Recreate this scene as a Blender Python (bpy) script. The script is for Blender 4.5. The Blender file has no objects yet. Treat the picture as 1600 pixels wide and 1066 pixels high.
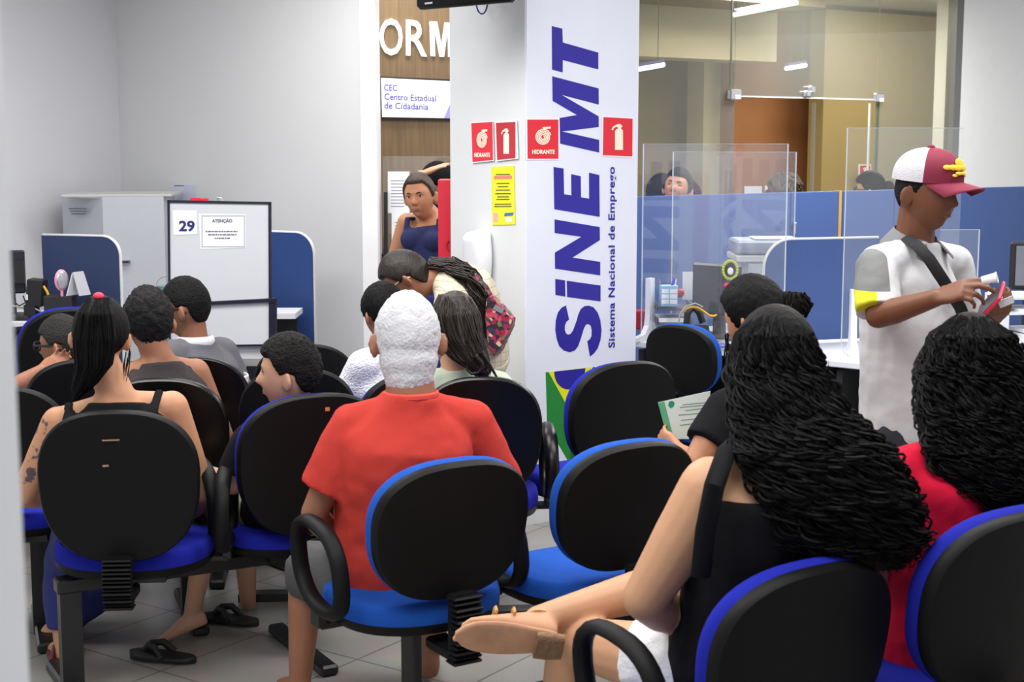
import bpy, math, random
from math import sin, cos, pi, radians, atan, sqrt, exp
from mathutils import Vector, Matrix, noise

sc = bpy.context.scene
C = sc.collection
random.seed(7)

# ------------------------------------------------------------------ camera, world, light, exposure
F = 2320.0
PITCH = atan(308 / F)
CAMH = 1.70
cam_d = bpy.data.cameras.new('camera')
cam_d.sensor_width = 36
cam_d.lens = F / 1600 * 36
cam_d.clip_start = 0.05
cam_d.dof.use_dof = True
cam_d.dof.focus_distance = 6.0
cam_d.dof.aperture_fstop = 7.5
cam = bpy.data.objects.new('camera', cam_d)
C.objects.link(cam)
cam.location = (0, 0, CAMH)
cam.rotation_euler = (pi / 2 - PITCH, 0, 0)
sc.camera = cam

world = bpy.data.worlds.new('world')
sc.world = world
world.use_nodes = True
world.node_tree.nodes['Background'].inputs[0].default_value = (0.93, 0.96, 1.0, 1)
world.node_tree.nodes['Background'].inputs[1].default_value = 0.55

sc.view_settings.view_transform = 'Standard'
sc.view_settings.look = 'None'
sc.view_settings.gamma = 1
sc.view_settings.use_curve_mapping = False
sc.view_settings.exposure = 0.78


def area(name, loc, sx, sy, power, col=(1, 0.985, 0.96), rot=(0, 0, 0)):
    d = bpy.data.lights.new(name, 'AREA')
    d.shape = 'RECTANGLE'
    d.size, d.size_y, d.energy, d.color = sx, sy, power, col
    o = bpy.data.objects.new(name, d)
    o.location = loc
    o.rotation_euler = rot
    C.objects.link(o)
    return o


area('ceiling_area_light', (-0.6, 2.6, 3.02), 3.6, 1.2, 62, rot=(0, 0, 0))
area('ceiling_area_light', (-1.6, 5.4, 3.02), 3.2, 1.2, 66)
area('ceiling_area_light', (1.6, 4.6, 3.02), 2.4, 1.2, 46)
area('ceiling_area_light', (-1.0, 8.0, 3.02), 3.0, 0.8, 34)
area('ceiling_area_light', (2.6, 8.2, 3.02), 2.6, 1.0, 84)
area('ceiling_area_light', (3.1, 11.8, 3.05), 1.2, 0.5, 62)  # unseen light added to brighten the corridor front and right wall
area('ceiling_area_light', (4.3, 14.6, 3.06), 1.6, 0.5, 18, (1, 0.93, 0.82))  # unseen light added to brighten the right part of the corridor
area('ceiling_area_light', (2.3, 13.3, 3.06), 0.9, 0.3, 40, (1, 0.88, 0.7))  # unseen warm light added to turn the brown wall orange
area('ceiling_area_light', (-0.7, 9.75, 2.95), 1.0, 0.4, 10)

# ------------------------------------------------------------------ projection helpers (pixel of the photo + distance -> place)
_cp, _sp = cos(PITCH), sin(PITCH)


def ray(px, py):
    dx, dy = (px - 800) / F, (533 - py) / F
    return Vector((dx, _cp + dy * _sp, -_sp + dy * _cp))


def P(px, py, Y):
    r = ray(px, py)
    return Vector((0, 0, CAMH)) + r * (Y / r.y)


def PZ(px, py, z):
    r = ray(px, py)
    return Vector((0, 0, CAMH)) + r * ((z - CAMH) / r.z)


class Plane:
    def __init__(s, o, xdir):
        s.o = Vector(o)
        s.x = Vector((xdir[0], xdir[1], 0)).normalized()
        s.n = Vector((s.x.y, -s.x.x, 0))       # towards the camera for planes running left to right
        s.z = Vector((0, 0, 1))

    def pt(s, px, py, off=0.0):
        r = ray(px, py)
        c = Vector((0, 0, CAMH))
        t = (s.o - c).dot(s.n) / r.dot(s.n)
        return c + r * t + s.n * off


U = Vector((0.819, 0.574, 0))
V = Vector((-0.574, 0.819, 0))

# ------------------------------------------------------------------ materials
MATS = {}


def mat(name, col, rough=0.6, metal=0.0, bump=0.0, bscale=60.0, var=0.0, vscale=8.0, spec=0.5, stretch=None, emit=None, estr=1.0, coat=0.0):
    if name in MATS:
        return MATS[name]
    m = bpy.data.materials.new(name)
    m.use_nodes = True
    nt = m.node_tree
    b = nt.nodes['Principled BSDF']
    b.inputs['Base Color'].default_value = (*col, 1)
    b.inputs['Roughness'].default_value = rough
    b.inputs['Metallic'].default_value = metal
    b.inputs['Specular IOR Level'].default_value = spec
    if coat:
        b.inputs['Coat Weight'].default_value = coat
    tc = nt.nodes.new('ShaderNodeTexCoord')
    src = tc.outputs['Object']
    if stretch:
        mp = nt.nodes.new('ShaderNodeMapping')
        mp.inputs['Scale'].default_value = stretch
        nt.links.new(src, mp.inputs['Vector'])
        src = mp.outputs['Vector']
    n = nt.nodes.new('ShaderNodeTexNoise')
    n.inputs['Scale'].default_value = vscale
    n.inputs['Detail'].default_value = 4
    nt.links.new(src, n.inputs['Vector'])
    mx = nt.nodes.new('ShaderNodeMix')
    mx.data_type = 'RGBA'
    v = max(var, 0.03)
    mx.inputs['A'].default_value = (*[c * (1 - v) for c in col], 1)
    mx.inputs['B'].default_value = (*[min(1, c * (1 + v)) for c in col], 1)
    nt.links.new(n.outputs['Fac'], mx.inputs['Factor'])
    nt.links.new(mx.outputs['Result'], b.inputs['Base Color'])
    if bump:
        n2 = nt.nodes.new('ShaderNodeTexNoise')
        n2.inputs['Scale'].default_value = bscale
        n2.inputs['Detail'].default_value = 3
        nt.links.new(src, n2.inputs['Vector'])
        bp = nt.nodes.new('ShaderNodeBump')
        bp.inputs['Strength'].default_value = min(1, bump)
        bp.inputs['Distance'].default_value = 0.01
        nt.links.new(n2.outputs['Fac'], bp.inputs['Height'])
        nt.links.new(bp.outputs['Normal'], b.inputs['Normal'])
    if emit:
        b.inputs['Emission Color'].default_value = (*emit, 1)
        b.inputs['Emission Strength'].default_value = estr
    MATS[name] = m
    return m


def S(r, g, b):
    f = lambda c: (c / 255 / 12.92) if c <= 10 else ((c / 255 + 0.055) / 1.055) ** 2.4
    return (f(r), f(g), f(b))


def glass_mat(name, tint, haze, refl=0.9, hazecol=(0.8, 0.83, 0.85)):
    m = bpy.data.materials.new(name)
    m.use_nodes = True
    nt = m.node_tree
    nt.nodes.remove(nt.nodes['Principled BSDF'])
    out = nt.nodes['Material Output']
    tr = nt.nodes.new('ShaderNodeBsdfTransparent')
    tr.inputs[0].default_value = (*tint, 1)
    di = nt.nodes.new('ShaderNodeBsdfDiffuse')
    di.inputs[0].default_value = (*hazecol, 1)
    gl = nt.nodes.new('ShaderNodeBsdfGlossy')
    gl.inputs['Roughness'].default_value = 0.02
    gl.inputs[0].default_value = (refl, refl, refl, 1)
    m1 = nt.nodes.new('ShaderNodeMixShader')
    m1.inputs[0].default_value = haze
    nt.links.new(tr.outputs[0], m1.inputs[1])
    nt.links.new(di.outputs[0], m1.inputs[2])
    lw = nt.nodes.new('ShaderNodeLayerWeight')
    lw.inputs[0].default_value = 0.5
    pw = nt.nodes.new('ShaderNodeMath')
    pw.operation = 'POWER'
    pw.inputs[1].default_value = 3.5
    nt.links.new(lw.outputs['Facing'], pw.inputs[0])
    fr = nt.nodes.new('ShaderNodeMath')
    fr.operation = 'MULTIPLY_ADD'
    fr.inputs[1].default_value = 0.75
    fr.inputs[2].default_value = 0.035
    nt.links.new(pw.outputs[0], fr.inputs[0])
    m2 = nt.nodes.new('ShaderNodeMixShader')
    nt.links.new(fr.outputs[0], m2.inputs[0])
    nt.links.new(m1.outputs[0], m2.inputs[1])
    nt.links.new(gl.outputs[0], m2.inputs[2])
    nt.links.new(m2.outputs[0], out.inputs[0])
    return m


M_wall = mat('white wall paint', S(222, 223, 225), 0.7, bump=0.05, bscale=30, var=0.03, vscale=1.5)
M_wall_l = mat('grey white wall paint', S(218, 219, 224), 0.75, bump=0.05, bscale=30, var=0.03, vscale=1.2)
M_pillar = mat('scuffed white pillar paint', S(216, 218, 220), 0.6, var=0.04, vscale=5)
M_banner = mat('white banner vinyl', S(226, 229, 244), 0.45)
M_navy = mat('indigo vinyl', S(38, 28, 150), 0.5)
M_shell = mat('black chair plastic', S(15, 15, 16), 0.5, bump=0.12, bscale=500, spec=0.15)
M_gloss = mat('glossy black plastic', S(9, 9, 10), 0.3, spec=0.3)
M_blue = mat('blue chair fabric', S(26, 34, 150), 0.9, bump=0.2, bscale=400, var=0.1, vscale=30, spec=0.15)
M_blue2 = mat('lighter blue chair fabric', S(28, 78, 168), 0.9, bump=0.2, bscale=400, var=0.1, vscale=30, spec=0.15)
M_steel = mat('black painted steel', S(20, 20, 22), 0.4)
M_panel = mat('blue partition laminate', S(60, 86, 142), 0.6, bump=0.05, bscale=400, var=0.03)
M_edge = mat('pale edge strip', S(205, 205, 205), 0.5)
M_desk = mat('white desk laminate', S(220, 222, 230), 0.4)
M_black = mat('dull black plastic', S(24, 25, 28), 0.5)
M_dark = mat('dark recess grey', S(30, 32, 36), 0.8)
M_white = mat('white plastic', S(232, 234, 238), 0.3)
M_paper = mat('white paper', S(236, 238, 242), 0.6)
M_ink = mat('grey print', S(110, 112, 125), 0.7)
M_inkd = mat('dark blue ink', S(34, 34, 110), 0.6)
M_red = mat('sign red', S(220, 34, 52), 0.45)
M_redd = mat('darker sign red', S(186, 30, 46), 0.35)
M_cream = mat('sign cream', S(240, 236, 212), 0.5)
M_cab = mat('red steel cabinet paint', S(200, 28, 52), 0.4)
M_chrome = mat('brushed metal', S(200, 202, 205), 0.25, metal=0.9)
M_gold = mat('tan edge strip', S(178, 146, 90), 0.5)
M_acryl = glass_mat('clear acrylic', (0.98, 0.985, 0.985), 0.035)
M_acryl_edge = mat('bright acrylic edge', S(190, 200, 210), 0.2)
M_glass = glass_mat('tinted glass wall', (0.86, 0.87, 0.82), 0.12, hazecol=(0.42, 0.42, 0.37))  # grey haze mixed in for white reflections on the glass
M_yellow = mat('yellow poster paper', S(226, 226, 40), 0.6)
M_yel = mat('yellow cable rubber', S(226, 170, 30), 0.5)

# ------------------------------------------------------------------ mesh building


class MB:
    def __init__(s):
        s.v, s.f = [], []

    def add(s, vs, fs):
        k = len(s.v)
        s.v += [Vector(v) for v in vs]
        s.f += [tuple(i + k for i in f) for f in fs]
        return s

    def box(s, c, size, R=None, bevel=0.0):
        R = R or Matrix.Identity(3)
        hx, hy, hz = [d / 2 for d in size]
        c = Vector(c)
        if bevel <= 0:
            vs = [c + R @ Vector((x * hx, y * hy, z * hz)) for z in (-1, 1) for y in (-1, 1) for x in (-1, 1)]
            return s.add(vs, [(0, 2, 3, 1), (4, 5, 7, 6), (0, 1, 5, 4), (2, 6, 7, 3), (0, 4, 6, 2), (1, 3, 7, 5)])
        b = min(bevel, hx * .9, hy * .9, hz * .9)
        rings = []
        for z, k in ((-hz, b), (-hz + b, 0), (hz - b, 0), (hz, b)):
            ring = []
            for sx, sy in ((1, 1), (-1, 1), (-1, -1), (1, -1)):
                for i in range(3):
                    a = {(1, 1): 0, (-1, 1): pi / 2, (-1, -1): pi, (1, -1): 1.5 * pi}[(sx, sy)] + i * pi / 4
                    ring.append(c + R @ Vector((sx * (hx - b) + (b - k) * cos(a), sy * (hy - b) + (b - k) * sin(a), z)))
            rings.append(ring)
        return s.loftv(rings)

    def loftv(s, rings, cap=True):
        n = len(rings[0])
        vs = [p for r in rings for p in r]
        fs = []
        for i in range(len(rings) - 1):
            for j in range(n):
                a, b = i * n + j, i * n + (j + 1) % n
                fs.append((a, b, b + n, a + n))
        if cap:
            fs.append(tuple(reversed(range(n))))
            fs.append(tuple(range((len(rings) - 1) * n, len(rings) * n)))
        return s.add(vs, fs)

    def rings(s, rs, n=20, e=2.0):
        """rs: (center, ax, ay, a, b)"""
        out = []
        for c, ax, ay, a, b in rs:
            ring = []
            for j in range(n):
                t = 2 * pi * j / n
                ct, st = cos(t), sin(t)
                q = 2 / e
                ring.append(c + ax * (a * math.copysign(abs(ct) ** q, ct)) + ay * (b * math.copysign(abs(st) ** q, st)))
            out.append(ring)
        return s.loftv(out)

    def tube(s, pts, r, n=8, closed=False, sx=1.0, up=None):
        pts = [Vector(p) for p in pts]
        rr = r if isinstance(r, (list, tuple)) else [r] * len(pts)
        out = []
        N = len(pts)
        pa = None
        for i, p in enumerate(pts):
            a = pts[(i - 1) % N] if closed or i > 0 else pts[0]
            b = pts[(i + 1) % N] if closed or i < N - 1 else pts[-1]
            d = (b - a)
            if d.length < 1e-9:
                d = Vector((0, 0, 1))
            d.normalize()
            if up is not None:
                ax = Vector(up)
            else:
                ax = pa if pa is not None else (Vector((0, 0, 1)) if abs(d.z) < .9 else Vector((1, 0, 0)))
            ax = ax - d * ax.dot(d)
            if ax.length < 1e-6:
                ax = d.orthogonal()
            ax.normalize()
            pa = ax
            ay = d.cross(ax)
            out.append([p + (ax * cos(2 * pi * j / n) * sx + ay * sin(2 * pi * j / n)) * rr[i] for j in range(n)])
        if closed:
            vs = [p for q in out for p in q]
            fs = []
            for i in range(N):
                for j in range(n):
                    a, b = i * n + j, i * n + (j + 1) % n
                    c, d = ((i + 1) % N) * n + (j + 1) % n, ((i + 1) % N) * n + j
                    fs.append((a, b, c, d))
            return s.add(vs, fs)
        return s.loftv(out)

    def ell(s, c, r, R=None, nu=16, nv=10):
        R = R or Matrix.Identity(3)
        if not isinstance(r, (tuple, list, Vector)):
            r = (r, r, r)
        c = Vector(c)
        vs = [c + R @ Vector((0, 0, r[2]))]
        for i in range(1, nv):
            t = pi * i / nv
            for j in range(nu):
                a = 2 * pi * j / nu
                vs.append(c + R @ Vector((r[0] * sin(t) * cos(a), r[1] * sin(t) * sin(a), r[2] * cos(t))))
        vs.append(c + R @ Vector((0, 0, -r[2])))
        fs = [(0, 1 + j, 1 + (j + 1) % nu) for j in range(nu)]
        for i in range(nv - 2):
            for j in range(nu):
                a, b = 1 + i * nu + j, 1 + i * nu + (j + 1) % nu
                fs.append((a, a + nu, b + nu, b))
        L = len(vs) - 1
        k = 1 + (nv - 2) * nu
        fs += [(L, k + (j + 1) % nu, k + j) for j in range(nu)]
        return s.add(vs, fs)

    def cap(s, p, r1, q, r2, n=14):
        p, q = Vector(p), Vector(q)
        s.ell(p, r1, nu=n, nv=8)
        s.ell(q, r2, nu=n, nv=8)
        if (q - p).length > 1e-4:
            s.tube([p, q], [r1, r2], n=n)
        return s

    def build(s, name, m, parent=None, local=False, smooth=True, voxel=0, sm=0, disp=None, bevel=0):
        me = bpy.data.meshes.new(name)
        vs = s.v
        if parent is not None and not local:
            inv = PARENTM[parent.name].inverted()
            vs = [inv @ v for v in vs]
        me.from_pydata([tuple(v) for v in vs], [], s.f)
        me.materials.append(m)
        if smooth:
            me.polygons.foreach_set('use_smooth', [True] * len(me.polygons))
        me.update()
        o = bpy.data.objects.new(name, me)
        C.objects.link(o)
        if parent is not None:
            o.parent = parent
        if voxel:
            r = o.modifiers.new('remesh', 'REMESH')
            r.mode = 'VOXEL'
            r.voxel_size = voxel
            r.use_smooth_shade = True
            if sm:
                q = o.modifiers.new('smooth', 'SMOOTH')
                q.factor = 0.5
                q.iterations = sm
        if disp:
            t = bpy.data.textures.get('clouds%g' % disp[1]) or bpy.data.textures.new('clouds%g' % disp[1], 'CLOUDS')
            t.noise_scale = disp[1]
            d = o.modifiers.new('disp', 'DISPLACE')
            d.texture = t
            d.strength = disp[0]
            d.mid_level = 0.5
        if bevel:
            b = o.modifiers.new('bevel', 'BEVEL')
            b.width = bevel
            b.segments = 2
            b.limit_method = 'ANGLE'
        elif smooth and not voxel:
            sbm = o.modifiers.new('edges', 'EDGE_SPLIT')
            sbm.split_angle = radians(45)
        return o


PARENTM = {}
LABELS = []


def thing(name, label, cat, loc=(0, 0, 0), rz=0.0, group=None):
    o = bpy.data.objects.new(name, None)
    o.empty_display_size = 0.05
    C.objects.link(o)
    o.location = loc
    o.rotation_euler = (0, 0, rz)
    PARENTM[o.name] = Matrix.Translation(Vector(loc)) @ Matrix.Rotation(rz, 4, 'Z')
    return tag(o, label, cat, group)


def tag(o, label, cat, group=None):
    o['label'] = label
    o['category'] = cat
    if group:
        o['group'] = group
    return o


def struct(o):
    o['kind'] = 'structure'
    return o


def sub(o, parent, name=None):
    """part of a part (both world built under the same thing): keep vertex data, reparent"""
    PARENTM.setdefault(o.name, Matrix.Identity(4))
    return o


def poly(pl, pts, off, th, name, m, parent=None, into=None):
    b = into or MB()
    n = len(pts)
    fr = [pl.pt(x, y, off + th) for x, y in pts]
    bk = [pl.pt(x, y, off + th) - pl.n * th for x, y in pts]
    area2 = sum(pts[i][0] * pts[(i + 1) % n][1] - pts[(i + 1) % n][0] * pts[i][1] for i in range(n))
    fs = [tuple(range(n)), tuple(reversed(range(n, 2 * n)))]
    fs += [(i, i + n, (i + 1) % n + n, (i + 1) % n) for i in range(n)]
    b.add(fr + bk, fs)
    if into is None:
        return b.build(name, m, parent, smooth=False)


def rectpts(x0, y0, x1, y1):
    return [(x0, y0), (x0, y1), (x1, y1), (x1, y0)]


def text(s, O, X, Yv, name, m, parent=None, depth=0.002, bold=0.0, align_n=None, spacing=1.0):
    """text whose bounding box spans O (lower left), X (lower right), Yv (upper left)"""
    cu = bpy.data.curves.new('t', 'FONT')
    cu.body = s
    cu.offset = bold
    cu.space_character = spacing
    cu.resolution_u = 3
    cu.extrude = 0.01
    to = bpy.data.objects.new('t', cu)
    C.objects.link(to)
    bpy.context.view_layer.update()
    me = bpy.data.meshes.new_from_object(to.evaluated_get(bpy.context.evaluated_depsgraph_get()))
    bpy.data.objects.remove(to)
    bpy.data.curves.remove(cu)
    xs = [v.co.x for v in me.vertices]
    ys = [v.co.y for v in me.vertices]
    x0, x1, y0, y1 = min(xs), max(xs), min(ys), max(ys)
    O, X, Yv = Vector(O), Vector(X), Vector(Yv)
    n = (X - O).cross(Yv - O).normalized()
    if align_n is not None and n.dot(align_n) < 0:
        n = -n
    inv = PARENTM[parent.name].inverted() if parent is not None else Matrix.Identity(4)
    for v in me.vertices:
        a, b = (v.co.x - x0) / (x1 - x0), (v.co.y - y0) / (y1 - y0)
        v.co = inv @ (O + (X - O) * a + (Yv - O) * b + n * (depth if v.co.z > 0 else 0))
    me.materials.clear()
    me.materials.append(m)
    me.name = name
    o = bpy.data.objects.new(name, me)
    C.objects.link(o)
    if parent is not None:
        o.parent = parent
    return o


def ptext(pl, s, x0, y0, x1, y1, off, name, m, parent, slope=0.0, bold=0.0, depth=0.0015):
    """text in the pixel box x0,y0 (upper left) - x1,y1 (lower right) on plane pl"""
    dy = slope * (x1 - x0)
    return text(s, pl.pt(x0, y1, off), pl.pt(x1, y1 + dy, off), pl.pt(x0, y0, off), name, m, parent, bold=bold, align_n=pl.n, depth=depth)


def wallbox(name, a, b, z0, z1, th, m, side=1):
    """vertical slab from a to b (xy), thickness th away from the camera"""
    a, b = Vector((a[0], a[1], 0)), Vector((b[0], b[1], 0))
    d = (b - a).normalized()
    n = Vector((-d.y, d.x, 0)) * side * th
    mb = MB()
    vs = [a, b, b + n, a + n]
    mb.add([v + Vector((0, 0, z0)) for v in vs] + [v + Vector((0, 0, z1)) for v in vs],
           [(3, 2, 1, 0), (4, 5, 6, 7), (0, 1, 5, 4), (1, 2, 6, 5), (2, 3, 7, 6), (3, 0, 4, 7)])
    return mb.build(name, m, smooth=False)


def XY(px, Y):
    return ((px - 800) / F * Y * _k(Y), Y)


def _k(Y):
    return 1.0


def gx(px, Y, py=300):
    p = P(px, py, Y)
    return (p.x, p.y)


# ------------------------------------------------------------------ the setting
def floor_material():
    m = bpy.data.materials.new('grey floor tiles')
    m.use_nodes = True
    nt = m.node_tree
    b = nt.nodes['Principled BSDF']
    tc = nt.nodes.new('ShaderNodeTexCoord')
    mp = nt.nodes.new('ShaderNodeMapping')
    mp.inputs['Rotation'].default_value = (0, 0, radians(35))
    nt.links.new(tc.outputs['Object'], mp.inputs[0])
    br = nt.nodes.new('ShaderNodeTexBrick')
    br.offset = 0
    br.inputs['Scale'].default_value = 1
    br.inputs['Brick Width'].default_value = 0.45
    br.inputs['Row Height'].default_value = 0.45
    br.inputs['Mortar Size'].default_value = 0.004
    br.inputs['Color1'].default_value = (*S(158, 155, 151), 1)
    br.inputs['Color2'].default_value = (*S(163, 160, 156), 1)
    br.inputs['Mortar'].default_value = (*S(112, 109, 106), 1)
    nt.links.new(mp.outputs[0], br.inputs['Vector'])
    n = nt.nodes.new('ShaderNodeTexNoise')
    n.inputs['Scale'].default_value = 6
    n.inputs['Detail'].default_value = 5
    nt.links.new(tc.outputs['Object'], n.inputs['Vector'])
    mx = nt.nodes.new('ShaderNodeMix')
    mx.data_type = 'RGBA'
    mx.blend_type = 'MULTIPLY'
    mx.inputs['Factor'].default_value = 0.25
    nt.links.new(br.outputs['Color'], mx.inputs['A'])
    nt.links.new(n.outputs['Color'], mx.inputs['B'])
    nt.links.new(mx.outputs['Result'], b.inputs['Base Color'])
    b.inputs['Roughness'].default_value = 0.32
    return m


struct(MB().box((0.5, 8, -0.05), (18, 24, 0.1)).build('floor', floor_material(), smooth=False))
struct(MB().box((0.5, 8, 3.15), (18, 24, 0.1)).build('ceiling', mat('ceiling paint', S(215, 215, 210), 0.8), smooth=False))

cornerL = gx(190, 10.6)
jamb = gx(566, 9.0)
struct(wallbox('wall_left', gx(-260, 8.2), cornerL, 0, 3.1, 0.12, M_wall_l))
struct(wallbox('wall_back', cornerL, jamb, 0, 3.1, 0.12, M_wall))
# wall end beside the opening; its lit look is put into paler paint
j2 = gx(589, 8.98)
struct(wallbox('trim_1', (jamb[0], jamb[1] - 0.02), j2, 0, 3.1, 0.30, mat('lit jamb paint', S(246, 246, 248), 0.5)))


def wood_material():
    m = mat('brown wood veneer', S(122, 98, 68), 0.5, var=0.45, vscale=9, stretch=(6, 6, 0.3))
    return m


struct(wallbox('wall_alcove', gx(540, 10.2), gx(900, 10.353), 0, 3.1, 0.1, wood_material()))
# near white edge at the left of the frame (a wall end close to the camera)
_e = P(20, 690, 1.0)
struct(MB().box((_e.x - 0.2865, 1.06, 1.5), (0.5, 0.12, 3.0)).build('wall_near', mat('near wall paint', S(232, 234, 240), 0.6), smooth=False))

# pillar
pc = P(820, 400, 6.5)
pc = Vector((pc.x, 6.5, 0))
PW = 0.635
PL = 0.60
pr = pc + U * PW
pl_ = pc + V * PL
mb = MB()
base = [pc, pr, pr + V * PL, pl_]
mb.add(base + [p + Vector((0, 0, 3.1)) for p in base], [(3, 2, 1, 0), (4, 5, 6, 7), (0, 1, 5, 4), (1, 2, 6, 5), (2, 3, 7, 6), (3, 0, 4, 7)])
struct(mb.build('wall_pillar', M_pillar, smooth=False))
FR = Plane(pc, U)              # pillar front face
LF = Plane(pl_, -V)            # pillar left face
RFa = Plane(pr, V)

# banner on the front face
banner = thing('wall_banner', 'tall white banner with indigo lettering and flag emblem on the pillar front', 'banner', pc + Vector((0, 0, 0.3)))
mb = MB()
a, b2 = pc + U * 0.004, pr - U * 0.004
nn = FR.n * 0.006
bs = [a, b2, b2 + nn, a + nn]
mb.add([p + Vector((0, 0, 0.12)) for p in bs] + [p + Vector((0, 0, 3.0)) for p in bs], [(0, 1, 2, 3), (7, 6, 5, 4), (0, 4, 5, 1), (1, 5, 6, 2), (2, 6, 7, 3), (3, 7, 4, 0)])
mb.build('sheet', M_banner, banner, smooth=False)


def crop(pts, x0, y0, k):
    return [(x0 + x / k, y0 + y / k) for x, y in pts]


k1, k2, k3 = 609 / 160, 550 / 160, 711 / 160
LT = {
    'letter_t': crop([(79, 41), (141, 57), (144, 139), (355, 199), (355, 299), (144, 243), (143, 317), (81, 300)], 840, 30, k1),
    'letter_m': crop([(82, 340), (357, 412), (358, 508), (136, 450), (357, 578), (358, 641), (140, 668), (360, 718), (360, 793), (129, 740), (126, 588), (228, 570), (84, 486)], 840, 30, k1),
    'letter_e': crop([(81, 37), (134, 46), (137, 184), (177, 190), (175, 76), (226, 87), (228, 200), (272, 208), (271, 68), (326, 81), (328, 305), (85, 264)], 840, 250, k2),
    'letter_n': crop([(86, 319), (328, 360), (329, 430), (182, 524), (331, 547), (331, 619), (89, 583), (88, 497), (231, 412), (87, 392)], 840, 250, k2),
    'letter_i': crop([(152, 648), (333, 674), (333, 759), (154, 735)], 840, 250, k2),
    'dot': crop([(90, 639), (142, 646), (144, 733), (91, 724)], 840, 250, k2),
    'letter_s': crop([(147, 781), (164, 856), (148, 870), (141, 890), (141, 914), (148, 932), (160, 938), (173, 933), (186, 915), (205, 862), (213, 832), (226, 802),
                      (246, 785), (270, 782), (295, 791), (318, 820), (332, 862), (338, 915), (333, 965), (318, 1010), (298, 1038), (276, 1055), (262, 973),
                      (277, 962), (285, 945), (286, 915), (281, 890), (268, 880), (254, 884), (243, 905), (228, 955), (212, 1000), (195, 1022), (168, 1032),
                      (136, 1023), (112, 1000), (98, 962), (90, 912), (93, 860), (105, 818), (124, 793)], 840, 250, k2),
}
for nm, pts in LT.items():
    poly(FR, pts, 0.0062, 0.0015, nm, M_navy, banner)
text('Sistema Nacional de Emprego', FR.pt(962, 543, 0.0075), FR.pt(962, 261, 0.0075), FR.pt(949, 543.5, 0.0075), 'subtitle', M_navy, banner, depth=0.001, bold=0.02, align_n=FR.n, spacing=1.06)
M_green = mat('flag green', S(30, 132, 52), 0.5)
M_green2 = mat('flag dark green', S(18, 96, 44), 0.5)
M_fy = mat('flag yellow', S(228, 228, 20), 0.5)
poly(FR, crop([(50, 362), (76, 360), (218, 606), (222, 988), (210, 986), (60, 728)], 840, 500, k3), 0.0062, 0.0015, 'emblem_green', M_green, banner)
poly(FR, crop([(380, 324), (398, 328), (426, 372), (520, 560), (500, 700), (240, 988), (222, 988), (218, 606)], 840, 500, k3), 0.0062, 0.0015, 'emblem_dark_green', M_green2, banner)
poly(FR, crop([(68, 361), (366, 326), (240, 590), (230, 602), (214, 606), (200, 602)], 840, 500, k3), 0.0079, 0.0012, 'emblem_yellow', M_fy, banner)
arc = [(106 + (322 - 106) * (0.5 - 0.5 * cos(t)), 357 - 24 * (0.5 - 0.5 * cos(t)) + 135 * sin(t)) for t in [pi * i / 18 for i in range(19)]]
poly(FR, crop(arc, 840, 500, k3), 0.0094, 0.001, 'emblem_blue', M_navy, banner)

# side banner on the pillar's right face (the acrylic screen mirrors it)
sb = thing('side_banner', 'second banner on the hidden right side of the pillar, mirrored in the acrylic screen', 'banner', pr + V * 0.1 + Vector((0, 0, 0.3)))
mb = MB()
nr = U * 0.006
bs = [pr + V * 0.01, pr + V * (PL - 0.01)]
bs = bs + [bs[1] + nr, bs[0] + nr]
mb.add([p + Vector((0, 0, 0.12)) for p in bs] + [p + Vector((0, 0, 3.0)) for p in bs], [(0, 1, 2, 3), (7, 6, 5, 4), (0, 4, 5, 1), (1, 5, 6, 2), (2, 6, 7, 3), (3, 7, 4, 0)])
mb.build('sheet', M_banner, sb, smooth=False)


def on_right(s, z):
    return pr + V * (s * PL) + U * 0.0065 + Vector((0, 0, z))


for i, (ch, z0, z1) in enumerate([('S', 0.80, 1.02), ('i', 1.05, 1.13), ('N', 1.17, 1.39), ('E', 1.42, 1.62), ('M', 1.70, 2.0), ('T', 2.05, 2.25)]):
    text(ch, on_right(0.68, z0), on_right(0.68, z1), on_right(0.27, z0), 'lettering', M_navy, sb, bold=0.05, align_n=U)
text('Sistema Nacional de Emprego', on_right(0.82, 0.8), on_right(0.82, 1.62), on_right(0.74, 0.8), 'subtitle', M_navy, sb, bold=0.02, align_n=U, depth=0.001)


# signs
def extinguisher(pl, x0, y0, x1, y1, off, parent):
    s = lambda pts: [(x0 + (x1 - x0) * a, y0 + (y1 - y0) * b) for a, b in pts]
    body = s([(.40, .36), (.44, .31), (.50, .30), (.50, .26), (.60, .26), (.60, .30), (.66, .34), (.66, .84), (.40, .84)])
    arm = s([(.28, .32), (.34, .24), (.44, .20), (.50, .18), (.58, .18), (.60, .21), (.64, .22), (.64, .26), (.50, .27), (.44, .25), (.36, .28), (.33, .34)])
    mb = MB()
    poly(pl, body, off, 0.001, '', None, into=mb)
    poly(pl, arm, off, 0.001, '', None, into=mb)
    mb.build('pictogram', M_cream, parent, smooth=False)


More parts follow.
